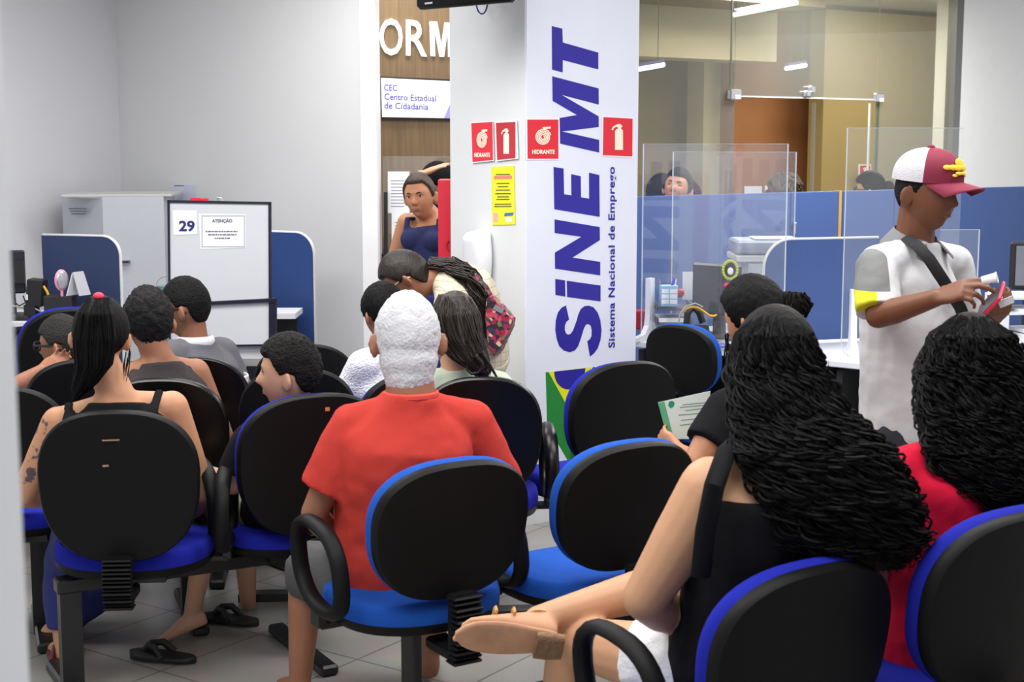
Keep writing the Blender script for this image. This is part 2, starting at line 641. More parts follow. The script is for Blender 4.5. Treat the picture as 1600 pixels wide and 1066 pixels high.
def hose(pl, x0, y0, x1, y1, off, parent):
    s = lambda a, b: (x0 + (x1 - x0) * a, y0 + (y1 - y0) * b)
    mb = MB()
    N = 84
    for k in range(N):
        q = []
        for kk in (k, k + 1):
            t = kk / N
            ang = t * 2 * pi * 4.2 - 1.5
            r = 0.04 + 0.21 * t
            q.append((ang, r))
        w = 0.033
        (a1, r1), (a2, r2) = q
        pts = [s(.5 + r * cos(a), .45 + r * sin(a) * 0.84) for a, r in ((a1, r1 - w / 2), (a1, r1 + w / 2), (a2, r2 + w / 2), (a2, r2 - w / 2))]
        poly(pl, pts[::-1], off, 0.001, '', None, into=mb)
    poly(pl, [s(.48, .19), s(.5, .25), s(.74, .23), s(.74, .18)], off, 0.001, '', None, into=mb)
    mb.build('pictogram', M_cream, parent, smooth=False)
    ptext(pl, 'HIDRANTE', x0 + (x1 - x0) * .15, y0 + (y1 - y0) * .77, x0 + (x1 - x0) * .87, y0 + (y1 - y0) * .88, off, 'lettering', M_cream, parent, bold=0.03, depth=0.001)


def sign(pl, quad, inner, label, kind, m, rect):
    t = thing('fire_sign', label, 'sign', pl.pt(quad[1][0], quad[1][1]))
    poly(pl, quad, 0.007, 0.0015, 'backing', M_paper, t)
    poly(pl, inner, 0.0086, 0.001, 'red_face', m, t)
    (extinguisher if kind == 'e' else hose)(pl, *rect, 0.0097, t)
    return t


sign(LF, [(738, 191), (740, 255), (774, 251.5), (772.5, 189)], [(739, 192.5), (741, 253), (773, 250), (772, 190.5)], 'red hydrant sign at the far left of the pillar side', 'h', M_red, (739, 191, 773, 253))
ms = sign(LF, [(776, 190), (778, 252), (812, 248), (810, 187)], [(777.5, 192), (779.5, 250), (808, 247), (808, 190.5)], 'darker red extinguisher sign beside the hydrant sign on the pillar side', 'e', M_redd, (777, 190, 809, 250))
sign(FR, [(820.5, 185), (820.5, 250), (872, 250), (872, 185)], [(822, 187), (822.5, 248), (870.5, 248), (870.5, 187)], 'red hydrant sign on the banner at the pillar corner', 'h', M_red, (822, 187, 871, 248))
sign(FR, [(939, 181.5), (938.5, 244), (987.5, 247), (988, 184)], [(941, 183), (940, 242.5), (986, 244.5), (986.5, 185.5)], 'red extinguisher sign on the banner beside the letter M', 'e', M_red, (940, 183, 987, 244))

# yellow poster
yp = thing('yellow_poster', 'narrow yellow notice taped to the pillar below the red signs', 'poster', LF.pt(788, 350))
poly(LF, [(769, 261), (770, 352), (806, 351), (804, 259)], 0.002, 0.0015, 'sheet', M_yellow, yp)
poly(LF, [(773, 275), (773, 280), (801, 279.5), (801, 274)], 0.0036, 0.0006, 'pink_stripe', mat('pink print', S(226, 130, 110), 0.6), yp)
M_oli = mat('olive print', S(90, 96, 20), 0.7)
rb = MB()
rnd = random.Random(3)
for i, (yy, w) in enumerate([(272, 11), (286, 10), (291, 8), (296.5, 11), (302, 12), (307, 9), (311, 10), (318.5, 13), (322, 13.5)]):
    poly(LF, [(787 - w, yy), (787 - w, yy + 1.6), (787 + w, yy + 1.4), (787 + w, yy - .2)], 0.0036, 0.0005, '', None, into=rb)
rb.build('print_lines', M_oli, yp, smooth=False)
poly(LF, [(772, 333), (772, 347), (779, 347), (779, 333)], 0.0036, 0.0006, 'pink_logo', mat('pink logo print', S(230, 170, 170), 0.6), yp)
poly(LF, [(790, 333), (789, 338), (802, 337), (804, 332)], 0.0036, 0.0006, 'blue_logo', mat('blue logo print', S(70, 110, 170), 0.6), yp)
poly(LF, [(791, 340), (791, 347), (801, 346.5), (801, 340)], 0.0036, 0.0006, 'white_logo', M_paper, yp)

# soap dispenser
pd = LF.pt(757, 430)
disp = thing('soap_dispenser', 'white plastic soap dispenser fixed to the pillar under the yellow poster', 'soap dispenser', pd)
mb = MB()
d0 = LF.n
hz0, hz1 = LF.pt(757, 428).z, LF.pt(757, 358).z
ww = 0.078
cc = LF.pt(760, 395)
rs = []
for i in range(13):
    t = i / 12
    z = hz0 + (hz1 - hz0) * t
    w = ww * (0.86 + 0.14 * sin(pi * min(1, t * 1.2))) * (1 if t < .85 else sqrt(max(0.05, 1 - ((t - .85) / .16) ** 2)))
    dp = 0.045 * (0.95 + 0.25 * t) * (1 if t < .8 else sqrt(max(0.05, 1 - ((t - .8) / .21) ** 2)))
    rs.append((Vector((cc.x, cc.y, z)) + d0 * dp, LF.x, LF.n, w, dp))
mb.rings(rs, 24, 3.0)
mb.build('cover', M_white, disp)
MB().ell(Vector((cc.x, cc.y, hz0 + 0.012)) + d0 * 0.055, (0.05, 0.045, 0.022)).build('push_bar', mat('clear white plastic', S(215, 220, 226), 0.2), disp)
mb = MB()
mb.box(Vector((cc.x, cc.y, hz0 + 0.055)) + d0 * 0.094 - LF.x * 0.03, (0.03, 0.004, 0.008), Matrix.Rotation(math.atan2(LF.x.y, LF.x.x), 3, 'Z'))
mb.build('label_mark', M_redd, disp, smooth=False)

# television under the ceiling on the pillar side
tv = thing('television', 'black television mounted high on the left side of the pillar', 'television', P(720, 0, 6.25))
tb1 = P(658, 17, 6.42)
tb2 = P(800, 2, 6.08)
tz = (tb1.z + tb2.z) / 2
dx = (tb2 - tb1)
dx.z = 0
dl = dx.length
dxn = dx.normalized()
nrm = Vector((dxn.y, -dxn.x, 0))
Rt = Matrix((dxn, -nrm, Vector((0, 0, 1)))).transposed()
ctr = (tb1 + tb2) / 2
ctr.z = tz + 0.27
MB().box(ctr, (dl + .02, 0.05, 0.54), Rt, bevel=0.015).build('case', M_gloss, tv)
MB().box(ctr + nrm * 0.0265 + Vector((0, 0, 0.02)), (dl - 0.05, 0.003, 0.46), Rt).build('screen', mat('dark screen', S(10, 12, 16), 0.1), tv, smooth=False)
MB().box(ctr + nrm * 0.0265 + Vector((0, 0, -0.248)) - dxn * (dl * .36), (0.045, 0.003, 0.008), Rt).build('badge', M_chrome, tv, smooth=False)
MB().box(ctr - nrm * 0.10, (0.2, 0.16, 0.2), Rt).build('bracket', M_black, tv, smooth=False)
for i, (a, b, c, dr) in enumerate([(764, 783, 23, 0.0), (760, 776, 7, 0.01), (780, 792, 5, 0.015)]):
    pts = [LF.pt(a + (b - a) * (.5 - .5 * cos(t * 1.0)), -12 + (c + 12) * sin(t) ** .6 if 0 < t < pi else -12, 0.07 + dr) for t in [pi * i / 14 for i in range(15)]]
    MB().tube(pts, 0.0035, 6).build('cable', M_inkd if i == 0 else M_black, tv)

# red hydrant cabinet beside the pillar
rc0 = P(684, 300, 7.05)
cabt = thing('hydrant_cabinet', 'red steel hydrant cabinet jutting out behind the left pillar edge', 'cabinet', (rc0.x, 7.1, 0.8))
zc = P(690, 281, 7.05).z
MB().box((rc0.x + 0.10, 7.15, (zc + 0.85) / 2), (0.2, 0.18, zc - 0.85)).build('case', M_cab, cabt, smooth=False, bevel=0.004)
hp = [Vector((rc0.x + 0.05 - 0.012 * sin(pi * i / 8), 7.055, 1.2 + 0.045 * i / 8)) for i in range(9)]
MB().tube(hp, 0.004, 6).build('pull_handle', M_redd, cabt)

# letters on the wood wall
wz = Plane((*gx(540, 10.2), 0), (gx(1010, 10.4)[0] - gx(540, 10.2)[0], 0.2))
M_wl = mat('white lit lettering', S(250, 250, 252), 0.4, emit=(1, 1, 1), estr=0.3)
for ch, x0, x1, yt, yb in (('O', 593, 629, 28, 86), ('R', 634, 667, 31, 87), ('M', 671, 712, 34, 90)):
    if ch == 'M':
        o = poly(wz, crop([(258, 285), (275, 740), (335, 742), (325, 395), (392, 748), (452, 750), (500, 390), (505, 750), (600, 750), (600, 305), (458, 300), (415, 585), (362, 290)], 640, 0, 1600 / 190), 0.004, 0.02, 'wall_letter', M_wl)
    else:
        o = ptext(wz, ch, x0, yt, x1, yb, 0.004, 'wall_letter', M_wl, None, slope=0.05, bold=0.012, depth=0.02)
    tag(o, 'large white raised letter %s on the wood wall' % ch, 'letter', 'letters of the sign on the wood wall')
sg = thing('lit_sign', 'backlit white sign with violet lettering on the wood wall', 'sign', wz.pt(650, 186))
poly(wz, [(594, 120), (596, 186), (760, 188), (760, 127)], 0.003, 0.03, 'frame', M_dark, sg)
poly(wz, [(595, 122), (597, 183), (760, 186), (760, 130)], 0.034, 0.002, 'lit_face', mat('lit sign face', S(248, 248, 255), 0.4, emit=(0.93, 0.93, 1), estr=0.12), sg)
M_vio = mat('violet print', S(84, 72, 185), 0.5)
ptext(wz, 'CEC', 600, 132, 620.5, 142, 0.0365, 'lettering', M_vio, sg, slope=0.04, bold=.012, depth=0.001)
ptext(wz, 'Centro Estadual', 600.5, 146, 681, 156, 0.0365, 'lettering', M_vio, sg, slope=0.04, bold=.012, depth=0.001)
ptext(wz, 'de Cidadania', 600.5, 160, 669, 170, 0.0365, 'lettering', M_vio, sg, slope=0.03, bold=.012, depth=0.001)
poly(wz, [(707, 153), (693, 185), (760, 185.5), (760, 140)], 0.0365, 0.001, 'violet_corner', mat('violet corner print', S(170, 160, 235), 0.5), sg)

# counter screen with notices behind the doorway woman
cs = thing('counter_screen', 'clear screen with taped notices in front of the wood wall', 'screen', P(640, 420, 9.2))
PLc = Plane(P(640, 300, 9.2), (1, 0.03))
poly(PLc, rectpts(598, 244, 716, 480), 0, 0.006, 'pane', M_acryl, cs)
poly(PLc, rectpts(600, 300, 606, 500), 0.007, 0.03, 'post', M_black, cs)
for q, (x0, y0, x1, y1) in enumerate([(606, 268, 640, 333), (612, 333, 650, 392)]):
    o = thing('paper_notice', ['printed notice taped higher on the screen behind the doorway woman', 'lower notice sheet on the screen beside her navy top'][q], 'notice', PLc.pt(x0, y1, 0.01))
    poly(PLc, rectpts(x0, y0, x1, y1), 0.008, 0.002, 'sheet', M_paper, o)
    rb = MB()
    for k in range(9 if q == 0 else 4):
        yy = y0 + 14 + k * 5
        poly(PLc, rectpts(x0 + 5, yy, x1 - 8, yy + 1), 0.0105, 0.0005, '', None, into=rb)
    rb.build('print_lines', M_ink, o, smooth=False)
counter = tag(wallbox('reception_counter', gx(594, 9.25), gx(735, 9.3), 0, 1.02, 0.45, M_dark), 'dark reception counter in front of the wood wall', 'counter')


# ------------------------------------------------------------------ right side: corridor behind glass, partitions, desks
PA = P(995, 308, 8.4)
PA = Vector((PA.x, 8.4, 0))
PP = Plane(PA, U)                      # blue partition line
GP = Plane(Vector((1.78, 12.0, 0)), U)  # glass wall line
M_beige = mat('beige corridor paint', S(196, 184, 150), 0.7)
M_olive = mat('olive corridor paint', S(176, 150, 98), 0.75)
M_brown = mat('orange brown corridor wood', S(162, 108, 66), 0.6, var=0.12, vscale=3)
M_ochre = mat('ochre corridor paint', S(160, 142, 92), 0.7)


def off_plane(pl, d):
    q = Plane(pl.o - pl.n * d, pl.x)
    return q


def slab(pl, px0, px1, z0, z1, th, name, m, parent=None, py=250, off=0.0):
    a, b = pl.pt(px0, py, off), pl.pt(px1, py, off)
    mb = MB()
    q = [Vector((a.x, a.y, 0)), Vector((b.x, b.y, 0))]
    q += [q[1] - pl.n * th, q[0] - pl.n * th]
    mb.add([v + Vector((0, 0, z0)) for v in q] + [v + Vector((0, 0, z1)) for v in q],
           [(3, 2, 1, 0), (4, 5, 6, 7), (0, 1, 5, 4), (1, 2, 6, 5), (2, 3, 7, 6), (3, 0, 4, 7)])
    return mb.build(name, m, parent, smooth=False)


G3 = off_plane(GP, 3.2)
G2 = off_plane(GP, 2.6)
struct(slab(G3, 900, 1650, 0, 3.1, 0.1, 'wall_corridor', M_olive))
struct(slab(G2, 1098, 1147, 0, 3.0, 0.25, 'wall_corridor_light', M_beige))
struct(slab(off_plane(GP, 2.4), 1145, 1286, 0, 3.05, 0.3, 'wall_corridor_brown', M_brown))
struct(slab(off_plane(GP, 1.9), 1284, 1520, 0, 3.05, 0.2, 'wall_corridor_ochre', M_ochre))
_z = off_plane(GP, 1.7)
struct(slab(_z, 960, 1214, _z.pt(1100, 92).z, 3.08, 0.4, 'wall_corridor_reflection', mat('pale reflection tone', S(208, 198, 172), 0.7), py=60))  # beige band built in place of a reflection in the tinted glass

# glass wall
gw = struct(slab(GP, 975, 1146, 0, 3.1, 0.01, 'window_1', M_glass))
gw = struct(slab(GP, 1146, 1368, GP.pt(1146, 150).z, 3.1, 0.01, 'window_2', M_glass))
gw = struct(slab(GP, 1368, 1500, 0, 3.1, 0.01, 'window_3', M_glass))
M_gedge = mat('dark glass edge', S(96, 104, 84), 0.3)
eb = MB()
struct(slab(GP, 1139.5, 1141, GP.pt(1146, 150).z, 3.1, 0.012, 'trim_3', M_gedge))
struct(slab(GP, 1368, 1371.5, 0, GP.pt(1146, 150).z, 0.02, 'trim_4', M_gedge))
struct(slab(GP, 1146, 1368, GP.pt(1146, 150).z - .006, GP.pt(1146, 150).z + .006, 0.012, 'trim_5', M_edge))
dg = thing('glass_door', 'glass door leaf standing open in the corridor glass wall', 'door', GP.pt(1270, 400, -0.1))
_d = off_plane(GP, 0.35)
slab(_d, 1270, 1273, 0, GP.pt(1146, 150).z - 0.02, 0.03, 'pane', M_glass, dg)
slab(_d, 1357, 1358.5, 0, GP.pt(1146, 150).z - 0.02, 0.02, 'edge', M_acryl_edge, dg)
Ru = Matrix((U, V, Vector((0, 0, 1)))).transposed()
for (x, y, w, h, l) in ((1145, 148, .115, .085, 'at the left end of the glass transom'), (1261, 144, .10, .07, 'at the middle of the glass transom'), (1370, 153, .10, .08, 'at the right end of the glass transom')):
    cl = thing('glass_clamp', 'metal patch clamp ' + l, 'clamp', GP.pt(x, y, 0.02))
    c = GP.pt(x, y, 0.02)
    if w == .10 and h == .07:
        MB().box(c + U * .03 + Vector((0, 0, .02)), (.05, .05, .06), Ru, bevel=.008).build('plate', M_chrome, cl, smooth=False)
        MB().box(c - U * .02 + Vector((0, 0, -.015)), (.045, .05, .05), Ru, bevel=.008).build('bolt_plate', M_chrome, cl, smooth=False)
    else:
        MB().box(c, (w, .05, h), Ru, bevel=.01).build('plate', M_chrome, cl, smooth=False)
        MB().box(c + Vector((0, 0, -.018)) + GP.n * .026 + U * .012, (w * .5, .004, h * .4), Ru).build('cover', M_edge, cl, smooth=False)
# glowing tubes added to stand in for light reflections in the corridor glass
for i, (x0, y0, x1, y1, l) in enumerate(((1147, 23, 1245, 4, 'longest glowing tube standing in for a light reflection at the top of the corridor glass'), (975, 112, 1037, 101, 'glowing tube standing in for a light reflection beside the banner edge'), (1228, 107, 1259, 102, 'shortest glowing tube standing in for a light reflection seen above the glass transom'))):
    pl = off_plane(GP, 0.9 if i != 2 else 1.5)
    t = thing('reflected_tube', l, 'reflection', pl.pt(x0, y0))
    MB().tube([pl.pt(x0, y0), pl.pt(x1, y1)], 0.02, 8).build('glow_tube', mat('glowing tube', (1, 1, 1), 0.4, emit=(0.9, 0.92, 1.0), estr=4), t)
    MB().tube([pl.pt(x0, y0) + Vector((0, 0, .03)), pl.pt(x1, y1) + Vector((0, 0, .03))], 0.018, 6).build('housing', mat('violet grey housing', S(120, 112, 190), 0.5), t)  # bar added above each stand-in tube
    for f_ in (.15, .85):
        q_ = pl.pt(x0, y0).lerp(pl.pt(x1, y1), f_)
        MB().tube([q_ + Vector((0, 0, .03)), Vector((q_.x, q_.y, 3.09))], .003, 6).build('suspension_wire', M_steel, t)
struct(slab(off_plane(GP, 1.0), 960, 1290, 2.95, 3.09, 3.0, 'trim_6', mat('corridor bulkhead', S(150, 140, 112), 0.7), py=10))
# small red sign in the corridor
t = thing('fire_sign', 'small red extinguisher sign seen through the right corridor glass', 'sign', GP.pt(1350, 280, -0.5))
g_ = off_plane(GP, 1.8)
poly(g_, rectpts(1341, 257, 1360, 281), 0.0, 0.01, 'backing', M_paper, t)
poly(g_, rectpts(1342.5, 258.5, 1358.5, 280), 0.011, 0.002, 'red_face', M_redd, t)
extinguisher(g_, 1342, 257, 1358, 282, 0.014, t)

# white wall right of the glass
_w = off_plane(GP, -0.05)
struct(slab(_w, 1503, 1800, 0, 3.1, 0.3, 'wall_right', mat('bright white wall paint', S(250, 250, 250), 0.6), py=100))
struct(slab(_w, 1493, 1504, 0, 3.1, 0.1, 'trim_7', mat('grey aluminium profile', S(118, 118, 116), 0.4, metal=0.3), py=100))

# blue partition panels
def partition(px0, px1, label, z=1.4):
    t = thing('partition_panel', label, 'partition', PP.pt((px0 + px1) / 2, 500))
    slab(PP, px0, px1, 0.0, z, 0.04, 'board', M_panel, t)
    slab(PP, px0, px1, z, z + 0.006, 0.042, 'top_strip', mat('thin blue cap', S(70, 96, 160), 0.5), t)
    return t


partition(940, 1236.5, 'long blue partition panel behind the acrylic screen beside the banner')
partition(1238, 1311.5, 'short blue partition panel left of the tan post')
partition(1319, 1399, 'blue partition panel right of the tan post, in front of the woman with glasses')
partition(1400, 1760, 'wide blue partition panel under the bright white wall at the right')
slab(PP, 1313, 1317.5, 0, 1.41, 0.05, 'partition_post', M_gold)
tag(bpy.data.objects['partition_post'], 'thin tan post between two blue partition panels', 'post')
lt = thing('partition_latch', 'small metal latch on the seam of the blue partition', 'latch', PP.pt(1240, 360))
c = PP.pt(1239, 357, 0.015)
MB().tube([c - Vector((0, 0, .03)), c + Vector((0, 0, .03))], .008, 8).ell(c + Vector((0, 0, .03)), .013).build('bolt', M_chrome, lt)

# desks along -V
DA0 = PZ(985, 533, 0.75)
DD = Vector((0.782, -0.623, 0))
DU = Vector((0.623, 0.782, 0))


def desk(o, length, depth, label, zt=0.75):
    """o: front left corner, front edge runs along -V, depth runs along U"""
    t = thing('service_desk', label, 'desk', (o.x, o.y, 0))
    R = Matrix((DD, DU, Vector((0, 0, 1)))).transposed()
    c = Vector((o.x, o.y, 0)) + DD * length / 2 + DU * depth / 2
    MB().box(c + Vector((0, 0, zt - 0.0125)), (length, depth, 0.03), R, bevel=.004).build('desktop', M_desk, t, smooth=False)
    MB().box(c + DU * (depth * .25) + Vector((0, 0, zt / 2 - .03)), (length - .1, 0.02, zt - .1), R).build('modesty_panel', M_dark, t, smooth=False)
    for s in (-1, 1):
        MB().box(c + DD * s * (length / 2 - .03) + Vector((0, 0, zt / 2 - .02)), (.03, depth - .1, zt - .05), R).build('side_panel', M_dark, t, smooth=False)
    return t


desk(Vector((DA0.x, DA0.y, 0)), 1.05, 1.0, 'white desk with clutter beside the banner')
DB0 = Vector((DA0.x, DA0.y, 0)) + DD * 1.055
desk(DB0, 1.2, 1.0, 'white desk behind the standing man in the cap')

# divider with rounded corner between the desks (runs along U)


def divider(pl, px0, px1, zt, label, rleft=True, rcorner=0.12, z0=0.0, py=450, edge=True, m=None):
    t = thing('desk_divider', label, 'divider', pl.pt((px0 + px1) / 2, py))
    a, b = pl.pt(px0, py), pl.pt(px1, py)
    L = (Vector((b.x, b.y)) - Vector((a.x, a.y))).length
    out = []
    if rleft:
        out = [(0, z0)] + [(rcorner - rcorner * cos(q), zt - rcorner + rcorner * sin(q)) for q in [pi / 2 * i / 10 for i in range(11)]] + [(L, zt), (L, z0)]
    else:
        out = [(0, z0), (0, zt)] + [(L - rcorner + rcorner * sin(q), zt - rcorner + rcorner * cos(q)) for q in [pi / 2 * i / 10 for i in range(11)]] + [(L, z0)]

    def mk(pts, th, off):
        fr = [Vector((a.x, a.y, 0)) + pl.x * x + Vector((0, 0, z)) + pl.n * off for x, z in pts]
        bk = [p - pl.n * th for p in fr]
        n = len(pts)
        return MB().add(fr + bk, [tuple(range(n - 1, -1, -1)), tuple(range(n, 2 * n))] + [(i, (i + 1) % n, (i + 1) % n + n, i + n) for i in range(n)])
    mk(out, 0.03, 0).build('board', m or M_panel, t, smooth=False)
    if edge:
        path = out[:-1] if rleft else out[1:]
        path = [Vector((a.x, a.y, 0)) + pl.x * x + Vector((0, 0, z)) - pl.n * .015 for x, z in path]
        MB().tube(path, 0.010, 8, sx=1.0, up=None).build('edge_strip', M_edge, t)
    return t


_dv = P(1197, 450, 6.97)
DV = Plane(Vector((_dv.x, _dv.y, 0)), Vector((.955, .297, 0)))
divider(DV, 1196, 1372, 1.25, 'blue desk divider with a rounded pale corner left of the standing man', rleft=True, rcorner=.13, z0=.768)

# acrylic screens on desks


def screen(pl, px0, px1, zb, zt, label, py=350, feet=(0.05,), edges=(0, 1)):
    t = thing('acrylic_screen', label, 'screen', pl.pt((px0 + px1) / 2, 520))
    slab(pl, px0, px1, zb, zt, 0.005, 'pane', M_acryl, t, py=py)
    a, b = pl.pt(px0, py), pl.pt(px1, py)
    L = (Vector((b.x, b.y, 0)) - Vector((a.x, a.y, 0))).length
    R = Matrix((pl.x, -pl.n, Vector((0, 0, 1)))).transposed()
    for e in edges:
        c = Vector((a.x, a.y, (zb + zt) / 2)) if e == 0 else Vector((b.x, b.y, (zb + zt) / 2))
        MB().box(c - pl.n * .0025, (.004, .006, zt - zb), R).build('edge', M_acryl_edge, t, smooth=False)
    MB().box(Vector(((a.x + b.x) / 2, (a.y + b.y) / 2, zt)) - pl.n * .0025, (L, .005, .002), R).build('top_edge', M_acryl_edge, t, smooth=False)
    for f in feet:
        c = Vector((a.x, a.y, 0)) + pl.x * (f if f < 5 else L - .05)
        prof = [(-.13, 0), (-.13, .018), (-.06, .03), (-.028, .07), (-.02, .13), (-.02, .30), (.02, .30), (.02, .13), (.028, .07), (.06, .03), (.13, .018), (.13, 0)]
        prof = [(p * 1.0, q) for p, q in prof]
        fr = [c + pl.n * p + Vector((0, 0, .752 + q)) + pl.x * .014 for p, q in prof]
        bk = [p - pl.x * .028 for p in fr]
        n = len(prof)
        MB().add(fr + bk, [tuple(range(n)), tuple(range(2 * n - 1, n - 1, -1))] + [(i, i + n, (i + 1) % n + n, (i + 1) % n) for i in range(n)]).build('foot', M_white, t, smooth=False)
    return t


S1 = Plane(PZ(1012, 535, 0.755) + DU * 0.12, DD)
screen(S1, 1003.5, 1228, 0.78, 1.70, 'large clear acrylic screen standing on the desk beside the banner')
S1b = off_plane(S1, 0.55)
screen(S1b, 1050, 1241, 0.80, 1.66, 'second clear screen standing behind the large one near the banner', feet=())
S2 = Plane(PZ(1333, 560, 0.755) + DU * .13, Vector((0.9, 0.0, 0)))
screen(S2, 1320, 1500, 0.78, 1.77, 'clear acrylic screen behind the man in the cap', edges=(0,))
_s3 = Plane(P(1500, 400, 6.9), Vector((1, 0.1, 0)))
screen(_s3, 1470, 1531, 0.78, _s3.pt(1500, 359).z, 'lower clear acrylic screen right of the standing man', feet=(), edges=(1,))

# desk clutter, left desk
ZD = 0.765


def on_desk(px, Y, z=ZD):
    p = P(px, 500, Y)
    return Vector((p.x, Y, z))


def zof(py, Y):
    return P(800, py, Y).z


tr = thing('document_tray', 'grey two tier document tray holding papers on the desk beside the banner', 'tray', on_desk(1048, 7.25))
for zz in (zof(502, 7.25), zof(480, 7.25)):
    c = on_desk(1050, 7.25)
    c.z = zz
    MB().box(c, (.17, .24, .008)).box(c + Vector((-.085, 0, .012)), (.006, .24, .03)).box(c + Vector((.085, 0, .012)), (.006, .24, .03)).build('tray_shelf', mat('smoky grey plastic', S(92, 94, 104), 0.3), tr, smooth=False)
MB().box(on_desk(1050, 7.25, zof(497, 7.25)), (.15, .2, .02)).build('paper_stack', M_paper, tr, smooth=False)
for sx in (-1, 1):
    MB().box(on_desk(1050, 7.25, (ZD + zof(480, 7.25)) / 2) + Vector((sx * .085, .1, 0)), (.008, .01, zof(480, 7.25) - ZD)).build('support', M_black, tr, smooth=False)
pb = thing('pen_holder', 'light blue square pen holder with white grid standing on the document tray', 'pen holder', on_desk(1044, 7.2, zof(477, 7.2)))
zb, zt = zof(477, 7.2), zof(446, 7.2)
c = on_desk(1044, 7.2, (zb + zt) / 2)
MB().box(c, (.082, .08, zt - zb)).build('cup', mat('light blue card', S(150, 192, 224), 0.6), pb, smooth=False)
mb = MB()
for i in range(2):
    for j in range(3):
        mb.box(c + Vector((-.02 + i * .04, -.041, -.028 + j * .026)), (.034, .002, .02))
mb.build('white_labels', M_paper, pb, smooth=False)
for nm, dxx, dh, mm, tilt in (('blue_marker', .01, .035, mat('bright blue marker', S(60, 60, 210), .4), .3), ('pen', -.03, .03, M_chrome, -.3), ('pencil', .03, .03, M_white, .1)):
    q = c + Vector((dxx, 0, (zt - zb) / 2 - .02))
    MB().tube([q, q + Vector((tilt * .06, 0, .02 + dh))], .006 if nm == 'blue_marker' else .003, 8).build(nm, mm, pb)
tag(MB().box(on_desk(1046, 7.42, (zof(400, 7.42) + zof(450, 7.42)) / 2) + Vector((.003, 0, -.03)), (.035, .004, .26), Matrix.Rotation(.1, 3, 'Y')).build('ruler', M_acryl, smooth=False), 'transparent ruler standing upright behind the blue pen holder', 'ruler')
tag(MB().box(on_desk(1082, 7.4, (zof(425, 7.4) + zof(468, 7.4)) / 2), (.105, .006, .14), Matrix.Rotation(-.1, 3, 'X')).build('paper_sheet', M_paper, smooth=False), 'white handwritten sheet propped behind the telephone', 'paper')
tag(MB().ell(on_desk(1062, 7.3, zof(458, 7.3)), (.022, .02, .022)).build('stapler', M_redd), 'small red and white stapler behind the blue pen holder', 'stapler')
mo = thing('monitor', 'dark monitor covered in plastic on the desk beside the banner', 'monitor', on_desk(1115, 7.1))
Rm = Matrix.Rotation(radians(-40), 3, 'Z')
MB().box(on_desk(1119, 7.15, (zof(412, 7.15) + zof(492, 7.15)) / 2), (.26, .04, zof(412, 7.15) - zof(492, 7.15)), Rm, bevel=.01).build('screen', mat('dark monitor plastic', S(40, 40, 52), .25), mo, smooth=False)
MB().box(on_desk(1124, 7.25, ZD + .06), (.05, .04, .14), Rm).build('stand', M_black, mo, smooth=False)
MB().box(on_desk(1120, 7.2, ZD + .008), (.2, .16, .012), Rm, bevel=.005).build('base', M_black, mo, smooth=False)
bd = thing('round_badge', 'round yellow green badge with a pink bow hung on the monitor corner', 'badge', P(1141, 425, 6.95))
c = P(1141, 422, 6.95)
ringm = MB()
for i in range(20):
    a = 2 * pi * i / 20
    ringm.ell(c + Vector((.033 * cos(a), 0, .042 * sin(a))), (.008, .006, .008), nu=8, nv=6)
ringm.build('wreath', mat('yellow green card', S(176, 190, 70), .6), bd)
MB().ell(c, (.03, .005, .039)).build('disc', mat('dark badge face', S(46, 44, 46), .5), bd)
MB().ell(c + Vector((0, -.006, -.005)), (.014, .004, .018)).build('white_patch', M_paper, bd)
M_pink = mat('pink red ribbon', S(222, 50, 100), .6)
q = P(1143, 446, 6.94)
for s in (-1, 1):
    MB().ell(q + Vector((s * .018, 0, 0)), (.018, .008, .013)).build('bow_loop', M_pink, bd)
    MB().tube([q, q + Vector((s * .012, 0, -.045))], [.006, .012], 6).build('ribbon_tail', M_pink, bd)
ph = thing('desk_telephone', 'black telephone and cable holder on the cluttered desk', 'telephone', on_desk(1085, 6.95))
MB().box(on_desk(1090, 6.98, ZD + .03), (.12, .14, .05), Matrix.Rotation(.5, 3, 'X'), bevel=.01).build('base', M_black, ph, smooth=False)
MB().tube([on_desk(1072, 6.95, ZD + .06), on_desk(1074, 6.95, ZD + .14), on_desk(1082, 6.95, ZD + .17), on_desk(1092, 6.95, ZD + .15), on_desk(1098, 6.95, ZD + .10)], .016, 8).build('handset', M_black, ph)
pts = [P(x, y, 6.9) for x, y in ((1066, 489), (1070, 484), (1080, 480), (1090, 481), (1100, 487), (1108, 493), (1116, 494), (1120, 492))]
tag(MB().tube(pts, .005, 8).build('yellow_cable', M_yel), 'yellow cable looping over the telephone on the cluttered desk', 'cable')
pts = [P(x, y, 6.88) for x, y in ((1060, 505), (1063, 490), (1072, 479), (1086, 474), (1098, 480))]
tag(MB().tube(pts, .004, 8).build('grey_cable', mat('grey cable rubber', S(150, 150, 155), .5)), 'grey cable arched beside the yellow one on the cluttered desk', 'cable')
tb = thing('tape_dispenser', 'pile of small white and violet stationery before the telephone', 'stationery', on_desk(1115, 6.85))
for (dx_, dy_, s_, m_) in ((0, 0, (.05, .04, .02), M_white), (.04, .02, (.04, .04, .03), M_chrome), (-.03, .0, (.05, .03, .015), mat('violet film', S(110, 110, 200), .3)), (.05, -.03, (.06, .03, .012), mat('violet film', S(110, 110, 200), .3))):
    MB().box(on_desk(1115, 6.85, ZD + s_[2] / 2) + Vector((dx_, dy_, 0)), s_, Matrix.Rotation(dx_ * 9, 3, 'Z'), bevel=.004).build('stationery_piece', m_, tb, smooth=False)
tag(MB().box(on_desk(1001, 7.5, ZD + .05), (.06, .05, .1), bevel=.008).build('red_box', M_redd, smooth=False), 'small red box on the desk end behind the banner edge', 'box')

